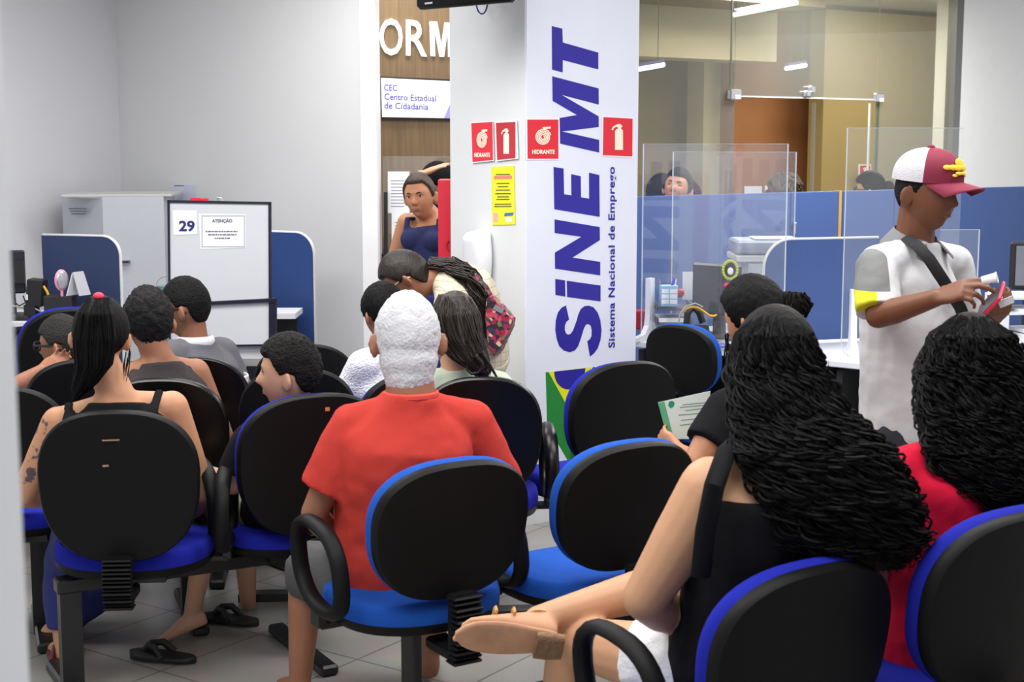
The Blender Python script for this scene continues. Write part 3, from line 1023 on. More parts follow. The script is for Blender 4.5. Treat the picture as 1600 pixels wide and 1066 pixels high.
# printer behind
prn = thing('printer', 'large grey printer in front of the blue partition', 'printer', P(1190, 520, 7.7))
zz = lambda py: zof(py, 7.6)
x0, x1 = P(1151, 400, 7.6).x, P(1240, 400, 7.6).x
xc = (x0 + x1) / 2
MB().box((xc, 7.75, (zz(376) + zz(398)) / 2), (x1 - x0, .32, zz(376) - zz(398)), bevel=.012).build('lid', mat('grey printer lid', S(150, 160, 178), .4), prn, smooth=False)
MB().box((xc, 7.75, (zz(399) + zz(409)) / 2), (x1 - x0 + .01, .34, zz(399) - zz(409)), bevel=.006).build('panel', M_edge, prn, smooth=False)
MB().box((xc + .03, 7.75, (zz(410) + zz(440)) / 2), (x1 - x0 - .06, .3, zz(410) - zz(440)), bevel=.01).build('body', mat('pale printer body', S(190, 194, 205), .4), prn, smooth=False)
MB().box((xc + .03, 7.75, (zz(440) + ZD) / 2 - .02), (x1 - x0 - .1, .28, zz(440) - ZD + .02)).build('stand', M_dark, prn, smooth=False)
MB().box((xc + .06, 7.72, zz(374)), (.22, .2, .006)).build('paper', M_paper, prn, smooth=False)

# right edge: monitor and paper shelf
mo2 = thing('monitor', 'monitor with a black bezel cut off by the right picture edge', 'monitor', P(1600, 520, 6.9))
c = P(1612, 415, 6.9)
MB().box(c, (.20, .03, .225), Matrix.Rotation(-.1, 3, 'Z'), bevel=.012).build('bezel', M_black, mo2, smooth=False)
MB().box(c + Vector((.005, -.017, .0)), (.165, .004, .185), Matrix.Rotation(-.1, 3, 'Z')).build('screen', mat('grey screen', S(120, 124, 134), .2), mo2, smooth=False)
MB().box(c + Vector((0, .03, -.2)), (.04, .03, .2)).build('stand', M_black, mo2, smooth=False)
MB().box((c.x, c.y + .02, .772), (.16, .16, .02), bevel=.005).build('base', M_black, mo2, smooth=False)
shf = thing('paper_shelf', 'white desktop shelf stacked with papers at the right picture edge', 'shelf', P(1590, 530, 6.3))
zs = lambda py: zof(py, 6.3)
xl = P(1571, 500, 6.3).x
for py in (466, 490, 534):
    MB().box((xl + .2, 6.42, zs(py)), (.4, .26, .012)).build('shelf_board', M_desk, shf, smooth=False)
for xx in (xl, xl + .4):
    MB().box((xx, 6.42, (zs(466) + .752) / 2), (.025, .26, zs(466) - .752)).build('side', M_desk, shf, smooth=False)
for i, (py, h) in enumerate(((487, .02), (528, .03), (518, .015))):
    MB().box((xl + .2 + .01 * i, 6.38, zs(py)), (.3, .2, h), Matrix.Rotation(.1 * i, 3, 'Z')).build('paper_stack', M_paper, shf, smooth=False)

# ------------------------------------------------------------------ left side: cabinet, dividers, desk, board
cb = P(162, 400, 9.6)
cabn = thing('storage_cabinet', 'tall grey steel storage cabinet in the left corner', 'cabinet', (cb.x, 9.6, 0))
ztop = zof(307, 9.5)
M_cabg = mat('light grey steel', S(196, 199, 208), .5)
CBp = Plane(P(162, 400, 9.45), (1, .1, 0))
a = CBp.pt(162, 400)
b_ = CBp.pt(258, 400)
Rc = Matrix((CBp.x, -CBp.n, Vector((0, 0, 1)))).transposed()
L_ = (b_ - a).length
c = Vector((a.x, a.y, 0)) + CBp.x * L_ / 2 - CBp.n * .3
MB().box(c + Vector((0, 0, ztop / 2)), (L_, .58, ztop), Rc).build('body', M_cabg, cabn, smooth=False, bevel=.003)
a2 = P(101, 400, 9.75)
sidec = Vector(((a2.x + a.x) / 2, (a2.y + a.y) / 2, 0))
dv_ = Vector((a.x - a2.x, a.y - a2.y, 0))
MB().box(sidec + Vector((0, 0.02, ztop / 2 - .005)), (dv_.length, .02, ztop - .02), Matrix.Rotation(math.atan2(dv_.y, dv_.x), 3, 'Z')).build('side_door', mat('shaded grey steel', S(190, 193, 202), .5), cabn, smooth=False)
MB().box(c + Vector((-.1, 0, ztop + .008)), (L_ + .3, .6, .014), Rc).build('top', M_edge, cabn, smooth=False)
MB().box(CBp.pt(196, 409, .02), (.07, .02, .02), Rc).build('handle', M_chrome, cabn, smooth=False)
MB().box(CBp.pt(196, 409, .032), (.05, .004, .01), Rc).build('handle_label', M_dark, cabn, smooth=False)
sp_ = Plane(Vector((a2.x, a2.y, 0)), dv_)
mk = MB()
for k in range(3):
    poly(sp_, rectpts(114 + k * 2, 325 + k * 4, 142 - k, 327 + k * 4), .03, .001, '', None, into=mk)
mk.build('sticker_marks', M_ink, cabn, smooth=False)

DLa, DLb = P(68, 400, 8.1), P(187, 400, 7.95)
DL = Plane(DLa, (DLb.x - DLa.x, DLb.y - DLa.y, 0))
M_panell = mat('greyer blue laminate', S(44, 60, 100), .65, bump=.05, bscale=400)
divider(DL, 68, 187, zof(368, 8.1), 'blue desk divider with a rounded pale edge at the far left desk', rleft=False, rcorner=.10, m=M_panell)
DRa, DRb = P(415, 400, 8.7), P(489, 400, 8.55)
DR = Plane(DRa, (DRb.x - DRa.x, DRb.y - DRa.y, 0))
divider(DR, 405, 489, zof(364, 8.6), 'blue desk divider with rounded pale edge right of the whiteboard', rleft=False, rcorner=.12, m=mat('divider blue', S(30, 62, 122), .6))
dk = thing('side_desk', 'white desk shelf beside the divider right of the whiteboard', 'desk', P(450, 520, 8.4))
c = P(445, 485, 8.35)
MB().box((c.x - .15, 8.35, .75), (.46, .3, .03)).build('desktop', M_desk, dk, smooth=False)
MB().box((c.x - .2, 8.48, .37), (.5, .02, .74)).build('back_panel', M_dark, dk, smooth=False)

ld = thing('office_desk', 'white office desk at the far left edge with a monitor and cables', 'desk', P(20, 560, 7.9))
e0, e1 = P(-60, 500, 7.8), P(70, 500, 7.8)
xl_, xr_ = e0.x, e1.x
MB().box(((xl_ + xr_) / 2, 8.1, .75), (xr_ - xl_, .55, .03), bevel=.004).build('desktop', M_desk, ld, smooth=False)
MB().box(((xl_ + xr_) / 2, 8.3, .36), (xr_ - xl_ - .05, .02, .72)).build('back_panel', mat('grey desk panel', S(84, 86, 92), .7), ld, smooth=False)
MB().box((xr_ - .03, 8.1, .36), (.03, .5, .72)).build('side_panel', mat('grey desk panel', S(84, 86, 92), .7), ld, smooth=False)


def ldp(px, py, Y=7.95):
    return P(px, py, Y)


m3 = thing('monitor', 'dark monitor on the far left office desk', 'monitor', ldp(20, 495))
MB().box(ldp(14, 425, 8.05), (.17, .04, .235), Matrix.Rotation(.25, 3, 'Z'), bevel=.008).build('screen', mat('navy black plastic', S(22, 24, 40), .4), m3, smooth=False)
MB().box(ldp(20, 425, 8.0), (.12, .02, .12), Matrix.Rotation(.25, 3, 'Z')).build('back_shell', M_black, m3, smooth=False)
MB().tube([ldp(20, 455, 8.1), ldp(22, 478, 8.1), Vector((ldp(22, 478, 8.1).x, 8.1, .77))], .014, 8).build('stand', M_black, m3)
MB().box((ldp(22, 478, 8.1).x, 8.1, .772), (.18, .14, .012)).build('base', M_black, m3, smooth=False)
pc_ = thing('computer_box', 'black computer box standing on end between monitor and mirror', 'computer', ldp(57, 495))
q0, q1 = zof(436, 7.95), zof(478, 7.95)
MB().box((ldp(57, 450).x, 7.95, (q0 + q1) / 2), (.085, .1, q0 - q1), Matrix.Rotation(.1, 3, 'Y'), bevel=.006).build('case', M_black, pc_, smooth=False)
MB().box((ldp(50, 450).x, 7.93, (q1 + .765) / 2), (.06, .08, q1 - .765 + .02)).build('stand', M_black, pc_, smooth=False)
MB().box((ldp(50, 450).x - .01, 7.89, (q0 + q1) / 2 - .02), (.01, .004, .03)).build('sticker', M_paper, pc_, smooth=False)
t = MB().tube([ldp(x, y, 7.88) for x, y in ((68, 447), (73, 455), (78, 467), (82, 474), (76, 481), (71, 486), (69, 491))], .007, 8).build('yellow_cable', M_yel)
tag(t, 'yellow cable hanging from the computer box on the far left desk', 'cable')
t = MB().tube([ldp(x, y, 7.9) for x, y in ((10, 468), (20, 478), (35, 481), (50, 480), (62, 486), (70, 494))], .005, 8).build('grey_cable', mat('grey cable rubber', S(150, 150, 155), .5))
tag(t, 'grey cable lying across the far left desk', 'cable')
t = MB().tube([ldp(x, y, 7.92) for x, y in ((16, 455), (20, 470), (30, 478), (40, 473), (36, 462))], .004, 8).build('black_cable', M_black)
tag(t, 'black cable loop under the far left monitor', 'cable')
kb = thing('keyboard', 'dark keyboard at the edge of the far left desk', 'keyboard', Vector((ldp(25, 497).x, 7.9, .765)))
MB().box((ldp(22, 497).x, 7.9, .775), (.22, .09, .02), bevel=.004).build('case', M_black, kb, smooth=False)
mk = MB()
for r_ in range(3):
    for k_ in range(10):
        mk.box((ldp(22, 497).x - .09 + k_ * .02, 7.87 + r_ * .025, .787), (.014, .018, .006))
mk.build('keys', mat('key grey', S(60, 62, 70), .5), kb, smooth=False)
t = MB().tube([Vector((ldp(13, 480).x, 7.92, .766)), Vector((ldp(13, 480).x, 7.92, zof(458, 7.92)))], .022, 14).build('blue_cup', mat('blue cup plastic', S(50, 80, 170), .4))
tag(t, 'blue cup at the far left end of the office desk', 'cup')
ob = thing('desk_organizer', 'long black desk organizer below the pink mirror', 'organizer', ldp(105, 490))
MB().box((ldp(104, 470).x, 7.85, (zof(461, 7.85) + .69) / 2), (.15, .12, zof(461, 7.85) - .69), bevel=.006).build('box', mat('organizer grey black', S(36, 36, 40), .5), ob, smooth=False)
pm = thing('round_mirror', 'pink round mirror on a stand in front of the left blue divider', 'mirror', ldp(97, 462, 7.8))
c = P(96, 438, 7.8)
Rx = Matrix.Rotation(radians(55), 3, 'Z')
MB().ell(c, (.045, .012, .058), Rx).build('frame', mat('pink plastic', S(226, 150, 176), .4), pm)
MB().ell(c + Rx @ Vector((0, -.008, 0)), (.037, .008, .049), Rx).build('mirror_glass', mat('mirror face', S(205, 205, 212), .1, metal=.6), pm)
MB().tube([c + Vector((0, 0, -.055)), c + Vector((0, 0, -.085))], .008, 8).build('stem', mat('pink plastic', S(226, 150, 176), .4), pm)
cl_ = thing('tent_calendar', 'white folded tent calendar beside the pink mirror', 'calendar', P(120, 462, 7.8))
zt_, zb_ = zof(425, 7.8), zof(462, 7.8)
xa = P(112, 450, 7.8).x
for s, (xb, m_) in enumerate(((P(108, 450, 7.8).x, M_paper), (P(128, 450, 7.8).x, mat('calendar back', S(176, 176, 184), .6)))):
    xt = P(119, 450, 7.8).x
    v = [(xb - .012, 7.78, zb_), (xb + .025, 7.86, zb_), (xt + .02, 7.86, zt_), (xt - .012, 7.78, zt_)]
    v2 = [(a_ + .004, b__, c_) for a_, b__, c_ in v]
    MB().add(v + v2, [(0, 1, 2, 3), (7, 6, 5, 4), (0, 4, 5, 1), (1, 5, 6, 2), (2, 6, 7, 3), (3, 7, 4, 0)]).build('leaf', m_, cl_, smooth=False)

bk_ = thing('waste_bucket', 'small teal bucket with a wire handle on a stand beside the whiteboard', 'bucket', P(259, 465, 8.2))
c = P(260, 452, 8.2)
MB().rings([(c + Vector((0, 0, -.5)), Vector((1, 0, 0)), Vector((0, 1, 0)), .045, .045), (c + Vector((0, 0, .02)), Vector((1, 0, 0)), Vector((0, 1, 0)), .055, .055)], 20).build('pail', mat('teal grey plastic', S(110, 140, 150), .4), bk_)
MB().tube([c + Vector((-.055 * cos(pi * i / 10), 0, .02 + .05 * sin(pi * i / 10))) for i in range(11)], .003, 6).build('wire_handle', M_chrome, bk_)
MB().box((c.x, c.y, (c.z - .5) / 2), (.16, .16, c.z - .5)).build('stand', M_edge, bk_, smooth=False)

# whiteboard on an easel
WB = Plane(P(265, 400, 7.3), (P(423, 400, 7.25).x - P(265, 400, 7.3).x, -.05, 0))
wb = thing('whiteboard', 'upper whiteboard with a black frame carrying the paper with number 29', 'whiteboard', WB.pt(340, 465))
M_bd = mat('whiteboard surface', S(206, 208, 214), .3)
M_bf = mat('dark navy frame', S(22, 20, 44), .4)
poly(WB, [(266, 314), (266, 560), (424, 560), (424, 317)], 0, .015, 'board', M_bd, wb)
for q in ([(263.5, 312.5), (263.5, 316.5), (424.5, 319), (424.5, 315.5)], [(263.5, 313), (266.5, 560), (269, 560), (267, 313)], [(421, 316), (422, 560), (425, 560), (424.5, 316)]):
    poly(WB, q, .002, .02, 'frame', M_bf, wb)
MB().tube([WB.pt(340, 314), WB.pt(340.5, 309.5), WB.pt(346, 309.5), WB.pt(347, 314)], .004, 6).build('hanging_clip', M_chrome, wb)
wl = thing('lower_whiteboard', 'lower whiteboard with a black top rail and post in front of the upper one', 'whiteboard', WB.pt(380, 560, .05))
poly(WB, [(290, 474), (290, 538), (424, 536), (424, 466)], .03, .012, 'board', M_bd, wl)
poly(WB, [(288, 472), (288, 477), (434, 470), (434, 464.5)], .03, .03, 'top_rail', M_bf, wl)
poly(WB, [(424, 465), (424, 600), (434.5, 600), (434.5, 464.5)], .02, .03, 'post', M_bf, wl)
poly(WB, [(290, 538), (290, 541), (424, 539), (424, 536)], .03, .02, 'bottom_rail', M_bf, wl)
pa = Vector((WB.pt(429, 600, .03).x, WB.pt(429, 600, .03).y, 0))
MB().tube([pa + Vector((0, 0, .6)), pa + Vector((0, 0, .03))], .02, 8).tube([pa + Vector((0, -.25, .02)), pa + Vector((0, .25, .02))], .018, 8).build('leg', M_bf, wl)
pb_ = Vector((WB.pt(292, 600, .03).x, WB.pt(292, 600, .03).y, 0))
MB().tube([pb_ + Vector((0, 0, .78)), pb_ + Vector((0, 0, .03))], .02, 8).tube([pb_ + Vector((0, -.25, .02)), pb_ + Vector((0, .25, .02))], .018, 8).build('leg', M_bf, wl)
nt_ = thing('number_sheet', 'white sheet with a large number 29 taped to the whiteboard', 'notice', WB.pt(291, 366, .02))
poly(WB, [(271.5, 328.5), (273, 367), (310, 366), (309, 329)], .016, .001, 'sheet', M_paper, nt_)
ptext(WB, '29', 281.5, 344.5, 306, 361.5, .018, 'lettering', M_inkd, nt_, bold=.03, depth=.001)
nt2 = thing('notice_sheet', 'framed white notice headed ATENÇÃO taped to the whiteboard', 'notice', WB.pt(350, 388, .02))
poly(WB, [(312, 334), (315, 389), (385.5, 387), (385, 335)], .016, .001, 'sheet', M_paper, nt2)
ptext(WB, 'ATENÇÃO', 333, 341, 364.5, 348.5, .018, 'lettering', mat('notice ink', S(92, 94, 112), .6), nt2, bold=.02, depth=.001)
ptext(WB, 'SENHAS', 324, 360, 374, 363.5, .018, 'text_line', M_ink, nt2, depth=.001)
bpy.data.objects.remove(bpy.data.objects['text_line'])
mk = MB()
for (x0, x1, yy) in ((323, 373, 360.5), (327, 371, 365.5), (337, 361, 371)):
    xx = x0
    rnd = random.Random(int(yy * 10))
    while xx < x1:
        w = rnd.uniform(2, 6)
        poly(WB, rectpts(xx, yy, min(xx + w, x1), yy + 2.0), .0175, .0008, '', None, into=mk)
        xx += w + 1
mk.build('print_lines', M_ink, nt2, smooth=False)
mk = MB()
for q in (rectpts(317, 337, 383.5, 337.7), rectpts(317, 385, 383.5, 385.7), rectpts(317, 337, 317.7, 385.7), rectpts(383, 337, 383.7, 385.7)):
    poly(WB, q, .0175, .0008, '', None, into=mk)
mk.build('border', M_ink, nt2, smooth=False)
for x0, x1, y0, l in ((299, 314, 309, 'larger red magnet on top of the whiteboard frame'), (316, 326, 310, 'smaller red magnet on top of the whiteboard frame')):
    t = poly(WB, rectpts(x0, y0, x1, y0 + 4.3), .002, .02, 'magnet', M_red)
    tag(t, l, 'magnet')
WW = Plane(Vector((cornerL[0], cornerL[1], 0)), (jamb[0] - cornerL[0], jamb[1] - cornerL[1], 0))
nw = thing('wall_notice', 'pale bluish paper on the wall above the whiteboard', 'notice', WW.pt(290, 310))
poly(WW, rectpts(273, 289, 306, 322), .003, .003, 'sheet', mat('bluish paper', S(206, 212, 234), .6), nw)
poly(WW, rectpts(273, 289, 288, 322), .0065, .001, 'left_page', mat('bluish white paper', S(218, 222, 238), .6), nw)
poly(WW, rectpts(274, 289.5, 289, 291), .008, .001, 'print_line', mat('blue print', S(110, 120, 180), .6), nw)
ct = thing('computer_tower', 'pale computer tower on the floor below the lower whiteboard', 'computer', P(410, 600, 7.6))
x0, x1 = P(382, 560, 7.6).x, P(407, 560, 7.6).x
MB().box(((x0 + x1) / 2, 7.75, .31), (x1 - x0 + .06, .3, .62), bevel=.006).build('case', M_edge, ct, smooth=False)
MB().box(((x0 + x1) / 2, 7.595, .42), (x1 - x0 - .02, .01, .28)).build('front_panel', M_dark, ct, smooth=False)


# ------------------------------------------------------------------ chairs
def pad(layers, w, h, n=56, e=2.5, taper=0.10, curve=0.32, mode='back', m=None):
    """stack of outlines (scale, offset); closes with inner rings that follow the curve"""
    def ring(sc_, off, inner=1.0):
        out = []
        for j in range(n):
            t = 2 * pi * j / n
            ct, st = cos(t), sin(t)
            x = math.copysign(abs(ct) ** (2 / e), ct)
            z = math.copysign(abs(st) ** (2 / e), st)
            hw = w / 2 - (1 - sc_) * .10
            hh = h / 2 - (1 - sc_) * .10
            X = x * hw * (1 + taper * (z * .5)) * inner
            Z = z * hh * inner
            if mode == 'back':
                out.append(Vector((X, off + curve * X * X - 0.10 * Z * Z, Z)))
            else:
                out.append(Vector((X, Z, off - 0.08 * max(0, Z) ** 2 * 4 + 0.10 * X * X)))
        return out
    rs = []
    s0, o0 = layers[0]
    for k in (0.02, .35, .7):
        rs.append(ring(s0, o0, k))
    rs += [ring(s_, o_) for s_, o_ in layers]
    s1, o1 = layers[-1]
    for k in (.75, .4, 0.02):
        rs.append(ring(s1, o1 + (1 - k) * 0.004, k))
    b = MB()
    b.loftv(rs)
    return b


def at(b, M):
    b.v = [M @ v for v in b.v]
    return b


CH = 0


def chair(px, Y, yaw, pytop, pybot, label, w=.47, blue=None, arms=(1, 1), base='post', group=None, gloss=False, tilt=8, cat='chair', cs=1.0):
    blue = blue or M_blue
    ctr = P(px, (pytop + pybot) / 2, Y)
    h = (pybot - pytop) * Y / F * 1.005
    rz = radians(yaw)
    back = Matrix.Rotation(rz, 3, 'Z') @ Vector((0, 0.22, 0))
    loc = (ctr.x + back.x, ctr.y + back.y, 0)
    t = thing('waiting_chair', label, cat, loc, rz, group)
    shell = M_gloss if gloss else M_shell
    Mb = Matrix.Translation((0, -.22, ctr.z)) @ Matrix.Rotation(radians(-tilt) * -1, 4, 'X')
    at(pad([(.80, -.026), (.93, -.025), (.985, -.016), (1.0, -.004), (.99, .004)], w, h), Mb).build('back_shell', shell, t, local=True)
    at(pad([(.985, .003), (1.012, .010), (1.012, .026), (.97, .040), (.88, .047)], w * cs, h - .05 * (1 - cs) * 20, ), Mb).build('backrest', blue, t, local=True)
    zs_ = 0.46
    Ms = Matrix.Translation((0, 0.02, zs_))
    at(pad([(.93, -.065), (.99, -.055), (1.0, -.038)], w * 1.02, .44, mode='seat', taper=0), Ms).build('seat_shell', shell, t, local=True)
    at(pad([(.99, -.040), (1.012, -.03), (1.012, -.008), (.97, .008), (.88, .014)], w * 1.02, .44, mode='seat', taper=0), Ms).build('seat', blue, t, local=True)
    # ribbed bracket behind the seat
    b = MB()
    zt_ = ctr.z - h / 2 + .03
    n = 13
    z0_ = zs_ - .13
    for i in range(n):
        z = z0_ + (zt_ - z0_) * (i + .5) / n
        y = -.275 + .02 * sin(pi * i / n) * -1
        b.box((0, y, z), (.088 - .002 * (i % 2), .042 + .008 * (i % 2 == 0), (zt_ - z0_) / n * .62), bevel=.006)
    b.box((0, -.27, (zt_ + z0_) / 2), (.074, .03, zt_ - z0_))
    b.box((0, -.20, z0_ + .02), (.07, .16, .035), bevel=.008)
    b.build('ribbed_bracket', M_shell, t, local=True, smooth=False)
    for i, s in enumerate((-1, 1)):
        if not arms[i]:
            continue
        b = MB()
        pts = []
        for k in range(28):
            a = 2 * pi * k / 28
            x = s * (w / 2 + .045)
            cy = math.copysign(abs(cos(a)) ** .8, cos(a))
            sz = math.copysign(abs(sin(a)) ** .8, sin(a))
            pts.append((x, .02 + .135 * cy + .02 * sz, .565 + .115 * sz + .012 * cy))
        b.tube(pts, .017, 10, closed=True, sx=1.5, up=(1, 0, 0))
        b.build('armrest', shell, t, local=True)
        MB().box((s * (w / 2 - .03), .03, .400), (.16, .05, .02), bevel=.004).box((s * (w / 2 + .045), .03, .43), (.03, .05, .07), bevel=.004).build('arm_bracket', M_steel, t, local=True, smooth=False)
    if base == 'post':
        MB().tube([(0, 0.02, 0.03), (0, 0.02, zs_ - .06)], .03, 14).box((0, 0.02, zs_ - .075), (.2, .2, .03)).build('post', M_steel, t, local=True)
        MB().box((0, -.0, .015), (.06, .5, .03), bevel=.006).box((0, 0, .015), (.5, .06, .03), bevel=.006).build('foot', M_steel, t, local=True, smooth=False)
    else:
        MB().box((0, 0.02, zs_ - .09), (.2, .16, .05)).build('seat_mount', M_steel, t, local=True, smooth=False)
    return t


c_red = chair(708, 3.85, 32, 712, 942, 'black and blue chair with loop armrests, carrying the white haired man in red', blue=M_blue2)
c_fg = chair(1256, 2.95, 33, 866, 1190, 'nearest chair, black back and blue cushion, under the woman in black top with long curls', w=.49, arms=(1, 1))
c_rt = chair(1572, 3.1, 33, 786, 1090, 'black and blue chair at the right picture edge behind the woman in red top', w=.50, arms=(0, 1))
c_c = chair(982, 4.08, 33, 684, 896, 'empty chair with a bright blue seat beside the crossing leg sandal', blue=M_blue2, arms=(0, 0))
c_d = chair(975, 5.35, 32, 561, 742, 'empty chair covering part of the flag emblem on the banner', arms=(0, 1), cs=.985, tilt=5)
c_e = chair(1064, 6.3, -42, 506, 618, 'small round backed chair pulled up to the cluttered desk, blue cushion on its right', blue=M_blue2, arms=(0, 0), w=.36)
c_k8 = chair(752, 5.0, 4, 584, 782, 'black backed chair with glossy looped armrest in front of the pillar foot', gloss=True, w=.42, arms=(1, 1), cs=.97, tilt=4)
c_a = chair(186, 4.32, 4, 634, 884, 'front left chair with scratched black back, under the tattooed woman', w=.475, arms=(0, 1), base='beam', cs=.97, tilt=4)
c_b = chair(490, 4.6, 27, 609, 842, 'tilted chair with orange scuff on its black back, under the boy in black T-shirt', w=.49, arms=(1, 0), base='beam', cs=.985, tilt=5)
c_f = chair(0, 4.8, 4, 599, 800, 'black chair back cut off by the white edge left of the tattooed woman', w=.45, arms=(0, 0), base='beam', cs=.97, tilt=4)
c_h = chair(254, 4.98, 4, 586, 790, 'black chair back right of the tattooed woman, behind her shoulder', w=.45, arms=(0, 1), base='beam', gloss=True, cs=.97, tilt=4)
c_j = chair(466, 5.2, 4, 571, 760, 'black chair back directly above the orange scuffed chair', w=.42, arms=(0, 0), base='beam', cs=.97, tilt=4)
c_g = chair(128, 5.5, 25, 558, 740, 'black chair back with a blue left rim below the boy with glasses', w=.42, arms=(0, 0), base='beam', cs=.97, tilt=4)
c_i = chair(301, 5.55, 2, 553, 735, 'black chair back between the grey shirt man and the boy in black T-shirt', w=.44, arms=(0, 1), base='beam', gloss=True, cs=.97, tilt=4)
c_k = chair(478, 5.9, 2, 534, 706, 'farthest black chair back standing before the white wall under the blue divider', w=.42, arms=(0, 0), base='beam', cs=.97, tilt=4)
c_m = chair(650, 5.42, 27, 577, 760, 'chair with a blue left rim mostly hidden behind the white haired man', w=.45, arms=(0, 0), cs=.97, tilt=4)
c_n = chair(110, 6.55, 30, 479, 640, 'chair with a blue rim arching behind the head of the boy with glasses', w=.45, arms=(0, 0))

# scratches on two backs
for t, spots in ((c_a, [(-.01, .135, .05, .004), (-.03, .055, .018, .006)]), (c_b, [(.03, .17, .014, .012)])):
    b = MB()
    Rz = Matrix.Rotation(t.rotation_euler.z, 3, 'Z')
    for x, z, w_, h_ in spots:
        zc_ = (0.71 if t is c_a else .715)
        y = -.22 - .026 + .32 * x * x - .10 * z * z - .004
        y -= sin(radians(8)) * z * -1 * -1 if False else 0
        c0 = Vector((x, 0, z))
        M4 = Matrix.Translation((0, -.22, zc_)) @ Matrix.Rotation(radians(8), 4, 'X')
        p = M4 @ Vector((x, -.0275 + .32 * x * x - .10 * z * z, z))
        b.box(p, (w_, .002, h_), Matrix.Rotation(.2 * x * 10, 3, 'Y'))
    b.build('scratch', mat('worn pale scratch', S(150, 120, 96), .7) if t is c_a else mat('orange scuff', S(190, 110, 60), .7), t, local=True, smooth=False)


def beam(ch0, ch1, z, label, ext=.25, legs=(0.1, .9)):
    a = Vector(ch0.location)
    b = Vector(ch1.location)
    d = (b - a).normalized()
    a2, b2_ = a - d * ext, b + d * ext
    t = thing('seat_beam', label, 'seat beam', ((a2 + b2_) / 2))
    R = Matrix.Rotation(math.atan2(d.y, d.x), 3, 'Z')
    L = (b2_ - a2).length
    MB().box((a2 + b2_) / 2 + Vector((0, 0, z)), (L, .06, .045), R, bevel=.005).build('rail', M_steel, t, smooth=False)
    for f in legs:
        p = a2 + (b2_ - a2) * f
        MB().box(p + Vector((0, 0, z / 2)), (.065, .045, z), R).build('leg', M_steel, t, smooth=False)
        MB().box(p + Vector((0, 0, .02)), (.06, .5, .035), R, bevel=.008).build('foot', M_steel, t, smooth=False)
    return t


beam(c_a, c_b, .355, 'black steel beam joining the tattooed woman chair and the boy chair', legs=(.04, .78))
beam(c_f, c_h, .355, 'black steel beam under the second row of chairs at the left', legs=(.3, .8))
beam(c_g, c_i, .355, 'black steel beam under the third row of chairs at the left', legs=(.3, .8))
beam(c_i, c_k, .355, 'black steel beam reaching to the farthest black chair', legs=(.5, .9), ext=.05)
# chair J has its own foot
MB().tube([(0, 0.02, 0.03), (0, 0.02, .40)], .03, 12).box((0, 0, .015), (.5, .06, .03)).build('post', M_steel, c_j, local=True)

# far left office chair with an open ring back
oc = thing('office_chair', 'office chair with a black ring frame back and grey mesh at the far left', 'chair', (P(36, 560, 7.3).x, 7.3, 0))
c = P(36, 553, 7.25)
pts = [c + Vector((.058 * math.copysign(abs(cos(a)) ** .7, cos(a)), .02 * cos(a), .12 * math.copysign(abs(sin(a)) ** .75, sin(a)))) for a in [2 * pi * k / 28 for k in range(28)]]
MB().tube(pts, .017, 10, closed=True).build('back_frame', M_shell, oc)
MB().ell(c, (.055, .006, .115)).build('mesh_back', mat('grey mesh fabric', S(92, 94, 104), .8), oc)
MB().box((c.x, 7.35, .47), (.42, .4, .06), bevel=.02).build('seat', M_shell, oc)
MB().tube([(c.x, 7.22, c.z - .12), (c.x, 7.3, .45)], .015, 8).build('back_support', M_shell, oc)
b = MB().tube([(c.x, 7.35, .06), (c.x, 7.35, .45)], .025, 10)
for k in range(5):
    a = 2 * pi * k / 5
    b.tube([(c.x, 7.35, .09), (c.x + .27 * cos(a), 7.35 + .27 * sin(a), .05)], [.022, .016], 8)
    b.ell((c.x + .27 * cos(a), 7.35 + .27 * sin(a), .028), .028)
b.build('star_base', M_shell, oc)


# ------------------------------------------------------------------ people
def skin(name, rgb):
    return mat(name, S(*rgb), 0.5, bump=0.04, bscale=200, var=0.06, vscale=12, spec=0.35)


SK_TAN = skin('warm tan skin', (180, 126, 94))
SK_LT = skin('light tan skin', (190, 144, 112))
SK_BR = skin('brown skin', (112, 70, 50))
SK_MB = skin('medium brown skin', (146, 98, 74))
H_BLK = mat('black hair', S(8, 7, 8), 0.62, bump=0.5, bscale=30, stretch=(3, 3, .5), var=.3, vscale=30, spec=0.12)
H_BRN = mat('dark brown hair', S(32, 24, 20), 0.48, bump=0.5, bscale=30, stretch=(3, 3, .5), var=.4, vscale=14, spec=0.35)
H_GRZ = mat('greying black hair', S(26, 25, 26), 0.7, bump=0.6, bscale=120, spec=.15, var=.8, vscale=50)
H_WHT = mat('white hair', S(192, 192, 198), 0.7, bump=0.5, bscale=120, var=.08, vscale=20)
H_GLD = mat('golden brown curls', S(72, 56, 34), 0.5, bump=0.5, bscale=60, var=.4, vscale=20)


def sstep(a, b, x):
    t = max(0.0, min(1.0, (x - a) / (b - a)))
    return t * t * (3 - 2 * t)


def rotm(yaw, pitch=0, roll=0):
    return (Matrix.Rotation(radians(yaw), 3, 'Z') @ Matrix.Rotation(radians(pitch), 3, 'X') @ Matrix.Rotation(radians(roll), 3, 'Y'))


